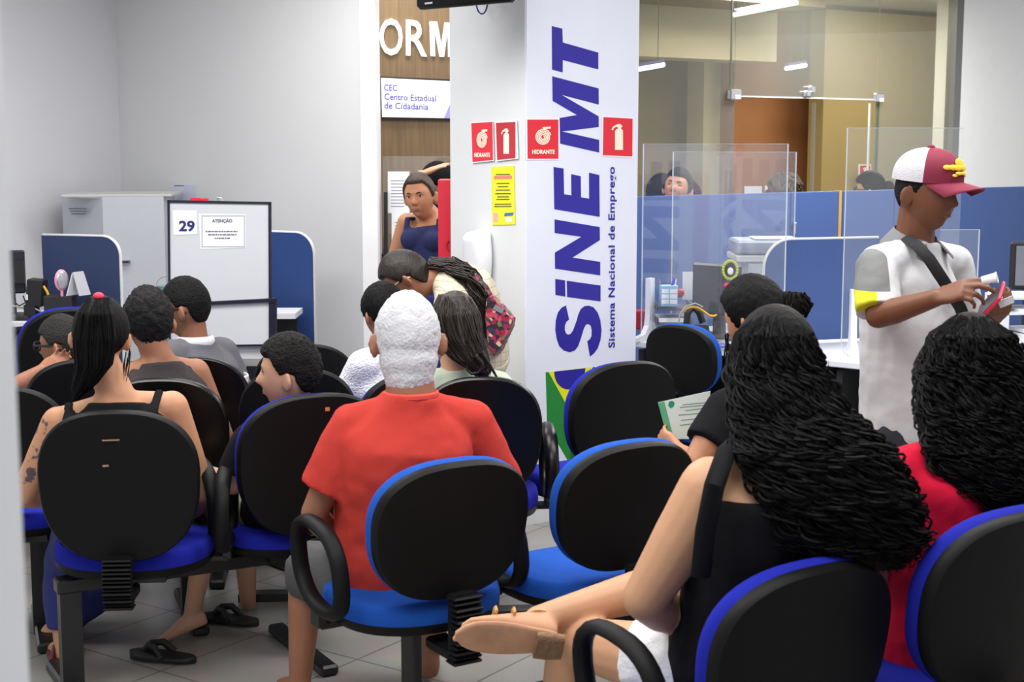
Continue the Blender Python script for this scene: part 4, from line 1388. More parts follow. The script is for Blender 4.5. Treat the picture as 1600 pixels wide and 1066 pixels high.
def head_xyz(x, y, z, feat=True):
    t = max(0.0, -z)
    X = x * .074
    Y = y * .096
    Z = z * .117
    if z > 0:
        X *= 1 + .05 * sin(pi * min(1, z * 1.2))
    X *= 1 - .36 * t ** 1.5
    if y < 0:
        Y *= 1 - .50 * t ** 1.2
        Y *= 1 + .06 * max(0, z) * (1 - z)
    else:
        Y *= 1 - .06 * t
    if Y > .078:
        Y = .078 + (Y - .078) * .55
    if feat and y > 0:
        ff = sstep(.25, .7, y)
        nz = 0
        if -.040 < Z < .022:
            nz = (Z - .022) / (-.024 - .022) if Z > -.024 else (Z + .040) / .016
        nz = max(0, min(1, nz))
        Y += ff * .030 * nz * exp(-(X / (.0075 + .006 * nz)) ** 2)
        Y -= ff * .011 * exp(-((abs(X) - .031) / .014) ** 2 - ((Z - .010) / .010) ** 2)
        Y += ff * .005 * exp(-((Z - .030) / .009) ** 2) * exp(-(X / .05) ** 2)
        Y += ff * .008 * exp(-(X / .021) ** 2 - ((Z + .056) / .009) ** 2)
        Y -= ff * .004 * exp(-(X / .02) ** 2 - ((Z + .071) / .005) ** 2)
        Y += ff * .008 * exp(-(X / .022) ** 2 - ((Z + .095) / .014) ** 2)
        Y += ff * .004 * exp(-((abs(X) - .040) / .018) ** 2 - ((Z + .028) / .022) ** 2)
    return Vector((X, Y, Z))


def add_head(b, c, R, s):
    nu, nv = 56, 44
    vs = []
    for i in range(nv + 1):
        th = pi * i / nv
        for j in range(nu):
            a = 2 * pi * j / nu
            vs.append(c + R @ (head_xyz(sin(th) * cos(a), sin(th) * sin(a), cos(th)) * s))
    fs = []
    for i in range(nv):
        for j in range(nu):
            p, q = i * nu + j, i * nu + (j + 1) % nu
            fs.append((p, p + nu, q + nu, q))
    fs.append(tuple(range(nu)))
    fs.append(tuple(reversed(range(nv * nu, (nv + 1) * nu))))
    b.add(vs, fs)
    for sd in (-1, 1):
        e = c + R @ (Vector((sd * .082, -.010, -.010)) * s)
        Re = R @ Matrix.Rotation(sd * radians(32), 3, 'Z') @ Matrix.Rotation(radians(-8), 3, 'X')
        b.ell(e, (.0085 * s, .019 * s, .033 * s), Re)
        b.ell(e + Re @ Vector((sd * .006 * s, -.010 * s, .004 * s)), (.005 * s, .012 * s, .026 * s), Re)


def hair_cap(b, c, R, s, thick=.014, nape=-.085, front=.062, side=-.02, noise_a=.0, noise_f=30, top=.0, nu=80, nv=60, bald=0):
    """closed shell: stands proud of the skull where hair grows, sinks below the skin elsewhere"""
    vs = []
    for i in range(nv + 1):
        th = pi * i / nv
        for j in range(nu):
            a = 2 * pi * j / nu
            x, y, z = sin(th) * cos(a), sin(th) * sin(a), cos(th)
            p = head_xyz(x, y, z, False)
            Y, Z = p.y, p.z
            # hairline height as a function of front-back position
            if Y > .02:
                line = side + (front - side) * sstep(.008, .056, Y)
            elif Y > -.03:
                line = side
            else:
                line = side + (nape - side) * sstep(-.02, -.06, Y)
            m_ = sstep(-.006, .012, Z - line)
            n_ = noise.noise(Vector((x, y, z)) * noise_f * .3) if noise_a else 0
            n2 = noise.noise(Vector((x, y, z)) * noise_f) if noise_a else 0
            r = (thick + top * max(0, z) + noise_a * (n_ * .6 + n2)) * m_ - .012 * (1 - m_)
            nrm = Vector((x, y, z * .9)).normalized()
            vs.append(c + R @ ((p + nrm * r) * s))
    fs = []
    for i in range(nv):
        for j in range(nu):
            p, q = i * nu + j, i * nu + (j + 1) % nu
            fs.append((p, p + nu, q + nu, q))
    b.add(vs, fs)
    return b


def strands(b, rings, n, rc=.012, turns=8, r=.0035, core=.86, seed=1, t0=(0, .3), t1=(.75, 1.0), steps=44, jit=.06, arc=(0, 2 * pi)):
    """hair mass: core loft through the rings plus many locks running along its surface"""
    rn = random.Random(seed)

    def at_(t):
        t = max(0, min(.9999, t)) * (len(rings) - 1)
        i = int(t)
        f = t - i
        g = f * f * (3 - 2 * f) * .4 + f * .6
        A, B = rings[i], rings[i + 1]
        return [A[k].lerp(B[k], g) if isinstance(A[k], Vector) else A[k] + (B[k] - A[k]) * g for k in range(5)]
    if core:
        N = 18
        rr = []
        for i in range(N + 1):
            q = at_(i / N)
            rr.append((q[0], q[1], q[2], q[3] * core, q[4] * core))
        b.rings(rr, 20, 2.2)
    for k in range(n):
        ph = rn.uniform(*arc)
        s0 = rn.uniform(*t0)
        s1 = rn.uniform(*t1)
        om = turns * rn.uniform(.7, 1.3) * 2 * pi
        p0 = rn.uniform(0, 2 * pi)
        rr_ = rc * rn.uniform(.5, 1.3)
        rad = 1 + rn.uniform(-jit * 2, jit)
        dph = rn.uniform(-.25, .25)
        pts = []
        for i in range(steps):
            u = i / (steps - 1)
            t = s0 + (s1 - s0) * u
            c, ax, ay, a, bb = at_(t)
            w = ph + dph * u
            am = rr_ * sstep(.03, .35, t)
            pts.append(c + ax * (a * rad * cos(w) + am * cos(om * t + p0)) + ay * (bb * rad * sin(w) + am * sin(om * t + p0)) + Vector((0, 0, am * .5 * cos(om * t + p0))))
        rad_ = [r * (1 - .75 * max(0, (i / (steps - 1) - .6) / .4)) for i in range(steps)]
        b.tube(pts, rad_, 4)
    return b


def lens(b, c, R, w, h, r=.0022):
    pts = [c + R @ Vector((w * math.copysign(abs(cos(a)) ** .7, cos(a)), 0, h * math.copysign(abs(sin(a)) ** .8, sin(a)))) for a in [2 * pi * i / 20 for i in range(20)]]
    b.tube(pts, r, 6, closed=True)


def glasses(t, c, R, s, m, th=1.0):
    b = MB()
    for sd in (-1, 1):
        lens(b, c + R @ (Vector((sd * .033, .098, .008)) * s), R, .026 * s, .019 * s, .0028 * s * th)
        b.tube([c + R @ (Vector(v) * s) for v in ((sd * .059, .095, .014), (sd * .078, .05, .012), (sd * .083, -.01, .010), (sd * .080, -.03, -.008))], .003 * s * th, 6)
    b.tube([c + R @ (Vector(v) * s) for v in ((-.009, .098, .012), (0, .101, .016), (.009, .098, .012))], .0025 * s, 6)
    b.build('glasses', m, t)


def face_parts(t, c, R, s, eyes='open', brow=None, lip=None):
    b1, b2, b3 = MB(), MB(), MB()
    for sd in (-1, 1):
        e = c + R @ (Vector((sd * .031, .0690, .009)) * s)
        if eyes == 'open':
            q = MB().ell(e, (.0135 * s, .010 * s, .0075 * s), R)
            eo = q.build('eye', mat('eye white', S(190, 184, 180), .3), t)
            io = MB().ell(e + R @ Vector((0, .0065 * s, 0)), (.006 * s, .0045 * s, .006 * s), R).build('iris', mat('dark iris', S(30, 20, 16), .2), t)
            io.parent = eo
        b2.ell(e + R @ (Vector((0, .004, .0062 if eyes == 'open' else -.001)) * s), (.0155 * s, .0085 * s, .0022 * s), R)
        b1.tube([c + R @ (Vector(v) * s) for v in ((sd * .014, .088, .026), (sd * .030, .084, .031), (sd * .046, .072, .027))], [.0028 * s, .0036 * s, .0018 * s], 6)
    b2.build('eyelashes', mat('eyelash', S(40, 26, 22), .7), t)
    b1.build('eyebrows', brow or mat('eyebrow', S(36, 28, 24), .8), t)
    q = MB()
    q.ell(c + R @ (Vector((0, .0800, -.0525)) * s), (.019 * s, .0080 * s, .0038 * s), R)
    q.ell(c + R @ (Vector((0, .0795, -.0595)) * s), (.016 * s, .0080 * s, .0046 * s), R)
    q.build('lips', lip or mat('lip', S(150, 84, 78), .5), t)


def hand(b, w, d, n, side, s=1.0, curl=(.35, .5, .4), thumb=.5, spread=.06, point=False):
    """w wrist, d finger direction, n direction the palm faces, side +1: thumb on the (d x n) side"""
    d = d.normalized()
    n = (n - d * n.dot(d)).normalized()
    x = d.cross(n) * side
    b.rings([(w - d * .012 * s, x, n, .024 * s, .019 * s), (w + d * .02 * s, x, n, .031 * s, .016 * s), (w + d * .055 * s, x, n, .041 * s, .0145 * s), (w + d * .088 * s, x, n, .040 * s, .012 * s), (w + d * .095 * s, x, n, .034 * s, .008 * s)], 14, 2.6)
    L = (.040, .045, .042, .033)
    for k in range(4):
        off = (.029 - .0195 * k)
        p = w + d * (.088 - .003 * abs(k - 1)) * s + x * off * s
        dd = (d + x * (spread * (1.5 - k))).normalized()
        ang = 0
        rr = (.0092, .0095, .009, .008)[k] * s
        ln = L[k] * s
        cs = curl[k] if isinstance(curl[0], (tuple, list)) else curl
        for q in range(3):
            ang += cs[q]
            v = dd * cos(ang) + n * sin(ang)
            p2 = p + v * ln
            b.cap(p, rr, p2, rr * .9, 10)
            p = p2
            rr *= .9
            ln *= .68 if q else .62
    p = w + d * .022 * s + x * .026 * s
    v = (d * .75 + x * .55 + n * thumb).normalized()
    p2 = p + v * .042 * s
    b.cap(p, .0125 * s, p2, .0105 * s, 10)
    v = (d * .95 + x * .05 + n * thumb * 1.0).normalized()
    p3 = p2 + v * .030 * s
    b.cap(p2, .0105 * s, p3, .0095 * s, 10)
    v = (d * 1.0 - x * .1 + n * thumb).normalized()
    b.cap(p3, .0095 * s, p3 + v * .022 * s, .008 * s, 10)


def foot(b, ank, toe, up=Vector((0, 0, 1)), s=1.0):
    """foot from the ankle joint to the toe tip, sole side is -up"""
    d = (toe - ank)
    d = (d - up * d.dot(up))
    L = .24 * s
    d.normalize()
    x = d.cross(up).normalized()
    h = ank - up * .045 * s - d * .045 * s
    rs = []
    for t, wd, ht, hz in ((0, .020, .018, .0), (.06, .030, .030, .006), (.2, .034, .040, .018), (.4, .036, .034, .012), (.6, .042, .024, .002), (.78, .045, .017, -.006), (.92, .040, .012, -.011), (1.0, .022, .008, -.014)):
        rs.append((h + d * (L * t) + up * (hz * s), x, up, wd * s, ht * s))
    b.rings(rs, 16, 2.3)
    for k in range(5):
        q = h + d * (L * (.90 - .035 * k)) + x * (.030 - .015 * k) * s - up * .010 * s
        b.cap(q, .010 * s, q + d * (.030 - .003 * k) * s, (.011 - .001 * k) * s, 8)
    b.cap(ank, .034 * s, ank - up * .03 * s - d * .015 * s, .034 * s)


def seated(px, py, Y, yaw, lean=0.06, s=1.0, pel=None, over=None, legs=True, wide=1.0):
    """joints for a person sitting with the head centre at that pixel and distance"""
    hd = P(px, py, Y)
    Rz = Matrix.Rotation(radians(yaw), 3, 'Z')
    k = (hd.z - .55) / .62
    pv = Vector((hd.x, hd.y, .55)) - Rz @ Vector((0, lean, 0)) if pel is None else P(*pel)
    if pel is None:
        pv.z = .55

    def L(x, y, z):
        return Vector((pv.x, pv.y, 0)) + Rz @ Vector((x * s, y * s, 0)) + Vector((0, 0, z))
    up_ = hd - pv
    def U_(x, y, f):
        return pv + up_ * f + Rz @ Vector((x * s, y * s, 0))
    J = dict(pv=pv, wa=U_(0, -.01, .27), ch=U_(0, -.03, .60), nk=U_(0, -.025, .79), hd=hd,
             sl=U_(-.175 * wide, -.02, .735), sr=U_(.175 * wide, -.02, .735))
    J['el'] = L(-.23, .02, J['sl'].z - .27 * s)
    J['er'] = L(.23, .02, J['sr'].z - .27 * s)
    J['wl'] = L(-.16, .25, J['el'].z - .02)
    J['wr'] = L(.16, .25, J['er'].z - .02)
    J['hl'], J['hr'] = L(-.095, .02, .545), L(.095, .02, .545)
    J['kl'], J['kr'] = L(-.13, .44, .52), L(.13, .44, .52)
    J['al'], J['ar'] = L(-.13, .44, .085), L(.13, .44, .085)
    J['tl'], J['tr'] = L(-.15, .62, .03), L(.15, .62, .03)
    J['fwd'] = Rz @ Vector((0, 1, 0))
    if over:
        for a, v in over.items():
            J[a] = P(*v) if isinstance(v, tuple) else v
    return J


W0 = dict(hip=(.165, .125), waist=(.140, .105), chest=(.160, .115), sh=(.150, .085), up=(.090, .062), nk=(.056, .054))


def torso(b, J, W, infl=0.0, s0=-.5, s1=5.6, n=22, nring=18, e=2.3, sc_=1.0):
    st = [(-1, None), ]
    pv, wa, ch, nk = J['pv'], J['wa'], J['ch'], J['nk']
    down = (pv - wa).normalized()
    C_ = [pv + down * .085, pv, wa, ch, ch.lerp(nk, .45), ch.lerp(nk, .80), nk + (nk - ch).normalized() * .02]
    hw = (J['hr'] - J['hl']).normalized()
    sw = (J['sr'] - J['sl']).normalized()
    X = [hw, hw, hw.lerp(sw, .5).normalized(), sw, sw, sw, sw]
    h, w, c, sh, u, k = [W[q] for q in ('hip', 'waist', 'chest', 'sh', 'up', 'nk')]
    A = [h[0] * .8, h[0], w[0], c[0], sh[0], u[0], k[0]]
    B = [h[1] * .8, h[1], w[1], c[1], sh[1], u[1], k[1]]
    rs = []
    for i in range(nring + 1):
        t = (s0 + .5) + (s1 - s0) * i / nring
        t = max(0, min(5.999, t))
        j = int(t)
        f = t - j
        def cr(L_):
            p0, p1, p2, p3 = L_[max(0, j - 1)], L_[j], L_[j + 1], L_[min(6, j + 2)]
            return p1 * 1.0 + (p2 - p0) * (.5 * f) + (p0 * 2 - p1 * 5 + p2 * 4 - p3) * (.5 * f * f) + (p1 * 3 - p0 - p2 * 3 + p3) * (.5 * f * f * f)
        cc_ = cr(C_)
        tan_ = (C_[j + 1] - C_[j]).normalized()
        ax = cr(X)
        ax = (ax - tan_ * ax.dot(tan_)).normalized()
        ay = tan_.cross(ax)
        rs.append((cc_, ax, ay, (cr(A) + infl) * sc_, (cr(B) + infl) * sc_))
    b.rings(rs, n, e)
    return rs


def body(t, J, R, sk, s=1.0, neckr=.056, fat=1.0, W=None, hs=1.0, voxel=.007, hands=None, feet=None, arm=1.0, legs=True, sm=4, name='body'):
    W = W or W0
    b = MB()
    add_head(b, J['hd'], R, hs)
    torso(b, J, W, s1=5.5)
    # neck
    neck_top = J['hd'] + R @ (Vector((0, -.022, -.055)) * hs)
    b.cap(J['nk'], neckr * s, neck_top, neckr * .94 * s)
    for q in 'lr':
        sh, el, wr = J['s' + q], J['e' + q], J['w' + q]
        b.cap(J['nk'] - Vector((0, 0, .02)), .042 * s, sh, .050 * s * arm)
        b.cap(sh, .054 * s * arm, sh.lerp(el, .45), .048 * s * arm)
        b.cap(sh.lerp(el, .45), .048 * s * arm, el, .038 * s * arm)
        b.cap(el, .038 * s * arm, el.lerp(wr, .3), .040 * s * arm)
        b.cap(el.lerp(wr, .3), .040 * s * arm, wr, .026 * s)
        hd_ = (hands or {}).get(q)
        if hd_:
            hand(b, wr, hd_[0], hd_[1], hd_[2], s * .98, **(hd_[3] if len(hd_) > 3 else {}))
        else:
            d = (wr - el).normalized()
            hand(b, wr, d, Vector((0, 0, -1)), 1 if q == 'l' else -1, s * .98)
        if legs:
            hp, kn, an = J['h' + q], J['k' + q], J['a' + q]
            b.cap(hp, .088 * fat * s, hp.lerp(kn, .5), .078 * fat * s)
            b.cap(hp.lerp(kn, .5), .078 * fat * s, kn, .056 * fat * s)
            b.cap(kn, .055 * fat * s, kn.lerp(an, .3) - J['fwd'] * .015, .054 * fat * s)
            b.cap(kn.lerp(an, .3) - J['fwd'] * .015, .054 * fat * s, an, .034 * s)
            ft = (feet or {}).get(q)
            foot(b, an, J['t' + q], *(ft or ()), s=s)
    return b.build(name, sk, t, voxel=voxel, sm=sm)


def shirt(t, J, m, W=None, infl=.014, s0=-.1, s1=5.35, sleeve=.55, sr=.066, s=1.0, name='shirt', disp=(.012, .09), arm=1.0, voxel=.009, flare=1.15, puff=.0):
    b = MB()
    torso(b, J, W or W0, infl=infl, s0=s0, s1=s1)
    if sleeve:
        for q in 'lr':
            sh, el, wr = J['s' + q], J['e' + q], J['w' + q]
            b.cap(J['nk'] - Vector((0, 0, .022)), .057 * s, sh, .066 * s * arm)
            b.ell(sh, .066 * s * arm)
            if sleeve <= 1:
                e1 = sh.lerp(el, sleeve)
                b.tube([sh, e1], [sr * s * arm, sr * s * arm * flare * .95], n=16)
            else:
                b.cap(sh, sr * s * arm, el, .052 * s * arm)
                b.tube([el, el.lerp(wr, sleeve - 1)], [.052 * s * arm, .042 * s], n=16)
    return b.build(name, m, t, voxel=voxel, sm=5, disp=disp)


def tank(t, J, m, W=None, infl=.012, s0=-.1, top=3.15, straps=((-.085, .0), (.085, .0)), sw=.020, s=1.0, name='tank_top', disp=(.006, .08), voxel=.008):
    b = MB()
    W = W or W0
    rs = torso(b, J, W, infl=infl, s0=s0, s1=top)
    sx = (J['sr'] - J['sl']).normalized()
    f = J['fwd']
    upv = (J['nk'] - J['ch']).normalized()
    for off, _ in straps:
        base_b = J['ch'] + sx * off - f * (W['chest'][1] + infl * .6) + upv * .02
        base_f = J['ch'] + sx * off + f * (W['chest'][1] + infl * .6) + upv * .02
        topp = J['ch'].lerp(J['nk'], .75) + sx * off * 1.15 + upv * .035
        mid_b = base_b.lerp(topp, .6) - f * .03
        mid_f = base_f.lerp(topp, .6) + f * .03
        b.tube([base_b - upv * .04, base_b, mid_b, topp, mid_f, base_f, base_f - upv * .04], [.010] * 7, 8, sx=sw / .010, up=sx)
    return b.build(name, m, t, voxel=voxel, sm=3, disp=disp)


def bottoms(t, J, m, W=None, s=1.0, fat=1.0, to=.7, infl=.016, name='trousers', disp=(.010, .08), top=.6, cuff=1.1):
    """to <=1: shorts ending along the thigh; >1: goes down the shin by (to-1)"""
    b = MB()
    torso(b, J, W or W0, infl=infl + .004, s0=-.5, s1=top)
    for q in 'lr':
        hp, kn, an = J['h' + q], J['k' + q], J['a' + q]
        b.ell(hp, .098 * fat * s)
        if to <= 1:
            b.tube([hp, hp.lerp(kn, to * .5), hp.lerp(kn, to)], [.1 * fat * s, .093 * fat * s, (.078 + .012) * fat * s * cuff], n=18)
        else:
            b.cap(hp, .104 * fat * s, kn, .078 * fat * s)
            mid = kn.lerp(an, .3) - J['fwd'] * .012
            b.tube([kn, mid, kn.lerp(an, max(.4, (to - 1) * .7)) - J['fwd'] * .008, kn.lerp(an, to - 1)], [.076 * fat * s, .075 * fat * s, .066 * fat * s, .058 * fat * s], n=16)
    return b.build(name, m, t, voxel=.009, sm=4, disp=disp)


def person(label, loc):
    return thing('person', label, 'person', (loc.x, loc.y, 0))


def flipflop(label, heel, toe, m, strap, s=1.0, parent=None):
    d = (toe - heel)
    L = d.length
    d.normalize()
    x = d.cross(Vector((0, 0, 1))).normalized()
    t = thing('flip_flop', label, 'sandal', heel)
    b = MB()
    rs = []
    for k in range(13):
        u = k / 12
        wdt = .038 * s * (1 + .22 * sin((u - .2) * pi)) * sqrt(max(.02, 1 - abs(2 * u - 1) ** 6))
        rs.append((heel + d * L * u + Vector((0, 0, .011)), x, Vector((0, 0, 1)), wdt, .011))
    b.rings(rs, 16, 3)
    b.build('sole', m, t)
    c = heel + d * L * .42
    f_ = heel + d * L * .80 + Vector((0, 0, .02))
    b = MB()
    for sd in (-1, 1):
        a = c + x * sd * .042 * s + Vector((0, 0, .015))
        b.tube([a, a.lerp(f_, .35) + Vector((0, 0, .032)), a.lerp(f_, .7) + Vector((0, 0, .028)), f_], [.008, .008, .008, .007], 8, sx=1.6)
    b.build('strap', strap, t)
    return t


M_red_shirt = mat('coral red cotton', S(184, 58, 50), .85, bump=.15, bscale=300, var=.05, vscale=5, spec=.15)
M_blk_cot = mat('black cotton', S(18, 18, 22), .9, bump=.15, bscale=300, var=.1, spec=.15)
M_crim = mat('crimson cotton', S(208, 22, 58), .85, bump=.15, bscale=300, var=.05, vscale=5, spec=.15)
M_gry_sh = mat('charcoal shorts cloth', S(72, 72, 74), .85, bump=.2, bscale=200, var=.1)
M_olv = mat('olive shorts cloth', S(112, 120, 96), .85, bump=.2, bscale=200, var=.1)
M_jean = mat('blue denim', S(34, 44, 110), .85, bump=.2, bscale=400, var=.2, vscale=40)
M_rub = mat('black rubber', S(24, 24, 26), .6)


def masked(name, base, layers, rough=.85, bump=.15):
    """base colour with patches that belong to the cloth or skin itself.
    layers: (colour, [(axis vector, threshold, sign)...], noise?) tested in object coordinates"""
    m = mat(name, base, rough, bump=bump, bscale=300, var=.05, vscale=5, spec=.2)
    nt = m.node_tree
    b = nt.nodes['Principled BSDF']
    tc = [n for n in nt.nodes if n.type == 'TEX_COORD'][0]
    cur = b.inputs['Base Color'].links[0].from_socket
    for col, tests, nz in layers:
        prod = None
        for ax, thr, sg in tests:
            d = nt.nodes.new('ShaderNodeVectorMath')
            d.operation = 'DOT_PRODUCT'
            d.inputs[1].default_value = tuple(ax)
            nt.links.new(tc.outputs['Object'], d.inputs[0])
            g = nt.nodes.new('ShaderNodeMath')
            g.operation = 'GREATER_THAN' if sg > 0 else 'LESS_THAN'
            g.inputs[1].default_value = thr
            nt.links.new(d.outputs['Value'], g.inputs[0])
            if prod is None:
                prod = g.outputs[0]
            else:
                mu = nt.nodes.new('ShaderNodeMath')
                mu.operation = 'MULTIPLY'
                nt.links.new(prod, mu.inputs[0])
                nt.links.new(g.outputs[0], mu.inputs[1])
                prod = mu.outputs[0]
        if nz:
            n = nt.nodes.new('ShaderNodeTexNoise')
            n.inputs['Scale'].default_value = nz
            n.inputs['Detail'].default_value = 5
            nt.links.new(tc.outputs['Object'], n.inputs['Vector'])
            r = nt.nodes.new('ShaderNodeMapRange')
            r.inputs['From Min'].default_value = .52
            r.inputs['From Max'].default_value = .58
            nt.links.new(n.outputs['Fac'], r.inputs['Value'])
            mu = nt.nodes.new('ShaderNodeMath')
            mu.operation = 'MULTIPLY'
            nt.links.new(prod, mu.inputs[0])
            nt.links.new(r.outputs[0], mu.inputs[1])
            prod = mu.outputs[0]
        mx = nt.nodes.new('ShaderNodeMix')
        mx.data_type = 'RGBA'
        mx.inputs['B'].default_value = (*col, 1)
        nt.links.new(cur, mx.inputs['A'])
        nt.links.new(prod, mx.inputs['Factor'])
        cur = mx.outputs['Result']
    nt.links.new(cur, b.inputs['Base Color'])
    return m


def HR(px, py, Y, a, b, fwd=None, side=None):
    return (P(px, py, Y), side or Vector((1, 0, 0)), fwd or Vector((0, 1, 0)), a, b)


# ---- white haired man in red
J = seated(637, 533, 4.10, 15, pel=(622, 905, 4.14), s=1.0, over=dict(
    wa=(620, 820, 4.12), ch=(634, 715, 4.06), nk=(642, 622, 4.06), sl=(553, 668, 4.05), sr=(740, 662, 4.16),
    el=(490, 803, 4.05), wl=(528, 850, 4.27), er=(800, 800, 4.22), wr=(775, 850, 4.42),
    hl=(585, 925, 4.13), hr=(668, 925, 4.20), kl=(478, 890, 4.34), kr=(700, 880, 4.6)))
J['al'] = Vector((J['kl'].x - .02, J['kl'].y - .03, .09)); J['tl'] = J['al'] + Vector((-.06, .17, -.06))
J['ar'] = Vector((J['kr'].x - .06, J['kr'].y - .05, .09)); J['tr'] = J['ar'] + Vector((-.03, .18, -.06))
t = person('white haired man seen from behind in coral red T-shirt and charcoal shorts', J['pv'])
Wm = dict(hip=(.172, .135), waist=(.165, .130), chest=(.172, .125), sh=(.160, .092), up=(.095, .066), nk=(.060, .058))
R = rotm(8, -6)
body(t, J, R, SK_MB, W=Wm, fat=.95, hs=1.12, arm=.98, neckr=.070)
shirt(t, J, M_red_shirt, Wm, infl=.016, s0=-.35, sleeve=.72, sr=.066, flare=1.2, disp=(.020, .13), name='t_shirt')
bottoms(t, J, M_gry_sh, Wm, to=.98, cuff=1.05, name='shorts', top=.3, fat=1.0)
b = MB()
hair_cap(b, J['hd'], R, 1.12, thick=.006, nape=-.098, front=.06, side=-.03, noise_a=.0035, noise_f=9, top=.004)
b.cap(J['hd'] + R @ Vector((0, -.028, -.050)), .083, J['hd'] + R @ Vector((0, -.030, -.092)), .072)
b.build('hair', H_WHT, t, voxel=.006, sm=3, disp=(.006, .02))
MB().tube([J['nk'] + Matrix.Rotation(2 * pi * k / 20, 3, 'Z') @ Vector((.073, 0, .012)) for k in range(20)], .006, 6, closed=True, sx=1.6).build('collar', mat('coral red ribbing', S(216, 70, 62), .85), t)

# ---- tattooed woman with ponytail
J = seated(157, 528, 4.55, 6, pel=(190, 842, 4.52), over=dict(
    wa=(188, 780, 4.5), ch=(183, 695, 4.48), nk=(183, 620, 4.5), sl=(92, 662, 4.45), sr=(268, 637, 4.58),
    el=(36, 775, 4.46), wl=(105, 775, 4.76), er=(318, 770, 4.66), wr=(290, 820, 4.86), kl=(105, 880, 4.82), kr=(215, 870, 5.02)))
J['al'] = P(100, 1006, 4.74); J['tl'] = P(88, 1036, 4.90)
J['ar'] = P(78, 990, 4.95); J['tr'] = J['ar'] + Vector((-.03, .18, -.06))
t = person('woman with a black ponytail, tattooed left upper arm and black tank top', J['pv'])
lc = Vector((J['pv'].x, J['pv'].y, 0))
ta = J['sl'].lerp(J['el'], .35) - lc
skt = masked('tan skin with tattoo', S(190, 140, 108), [(S(86, 74, 80), [((1, 0, 0), ta.x + .035, -1), ((0, 0, 1), ta.z + .10, -1), ((0, 0, 1), ta.z - .10, 1), ((0, 1, 0), ta.y + .01, -1)], 26)], rough=.5, bump=.03)
R = rotm(12, -8, 4)
W1 = dict(hip=(.175, .13), waist=(.140, .105), chest=(.158, .11), sh=(.148, .082), up=(.090, .06), nk=(.052, .050))
body(t, J, R, skt, W=W1, hs=.98, arm=1.0)
tank(t, J, M_blk_cot, W1, s0=-.2, top=4.75, straps=((-.125, 0), (.11, 0)), sw=.016)
bottoms(t, J, M_jean, W1, to=1.82, name='jeans', top=.4)
b = MB()
hair_cap(b, J['hd'], R, .98, thick=.014, nape=-.055, front=.06, side=-.012, top=.004)
pc0 = J['hd'] + Vector((-.005, -.065, .09))
strands(b, [HR(155, 464, 4.47, .030, .028), HR(150, 490, 4.42, .050, .035), HR(148, 530, 4.40, .060, .035), HR(146, 570, 4.39, .052, .033), HR(132, 600, 4.38, .035, .026), HR(116, 626, 4.37, .010, .010)],
        110, rc=.003, turns=1.0, r=.0030, core=.92, seed=4, t0=(0, .1), t1=(.8, 1.0), jit=.02)
strands(b, [HR(201, 545, 4.50, .008, .008), HR(197, 575, 4.47, .008, .008), HR(195, 598, 4.45, .004, .004)], 8, rc=.002, turns=1.0, r=.0014, core=0, seed=9)
b.build('hair', H_BLK, t)
MB().ell(P(154, 463, 4.455), (.017, .014, .012)).build('hair_tie', mat('red hair tie', S(226, 50, 80), .6), t)
flip = flipflop('dark red flip-flop on the tattooed woman\'s foot at the lower left', PZ(112, 1050, .004), PZ(88, 1018, .004), mat('dark red rubber', S(96, 40, 48), .6), mat('dark red rubber', S(96, 40, 48), .6), .95)

# ---- boy in black T-shirt
J = seated(452, 586, 4.72, 62, s=.84, pel=(440, 798, 4.80), over=dict(
    wa=(450, 765, 4.79), ch=(455, 715, 4.77), nk=(453, 655, 4.76), sl=(392, 686, 4.64), sr=(470, 680, 4.92),
    el=(364, 758, 4.62), wl=(322, 736, 4.84), er=(440, 770, 5.0), wr=(370, 770, 5.05),
    hl=(420, 812, 4.74), hr=(440, 800, 4.90), kl=(322, 806, 4.86), kr=(372, 800, 5.05), al=(300, 958, 4.97), ar=(388, 950, 5.32)))
J['tl'] = P(245, 1018, 4.93); J['tr'] = P(325, 975, 5.30)
t = person('boy in black T-shirt and olive shorts, head turned left in profile', J['pv'])
R = rotm(86, 0)
Wb = dict(hip=(.150, .115), waist=(.130, .10), chest=(.138, .10), sh=(.122, .075), up=(.078, .052), nk=(.046, .046))
body(t, J, R, skin('fair tan skin', (194, 148, 122)), W=Wb, s=.84, hs=1.0, fat=.95, voxel=.006, sm=3, feet={'l': (Vector((-.36, 0, .93)),)}, hands={'l': (P(300, 722, 4.9) - P(322, 736, 4.84), Vector((1, .3, -.3)), 1)})
shirt(t, J, M_blk_cot, Wb, s=.84, s0=.15, infl=.02, sleeve=.78, sr=.072, flare=1.15, name='t_shirt', arm=1.0)
bottoms(t, J, M_olv, Wb, to=.9, s=.84, name='shorts', top=.3)
b = MB()
hair_cap(b, J['hd'], R, 1.0, thick=.010, nape=-.055, front=.058, side=.006, noise_a=.005, noise_f=16, top=.014)
b.build('hair', mat('short black hair', S(11, 10, 10), .7, bump=.9, bscale=140, var=.5, vscale=60, spec=.2), t)
face_parts(t, J['hd'], R, 1.0)
flipflop('black flip-flop under the raised foot of the boy', PZ(306, 1036, .004), PZ(204, 1024, .004), M_rub, M_rub)
flipflop('black flip-flop on the boy\'s farther foot', PZ(404, 978, .004), PZ(318, 966, .004), M_rub, M_rub)

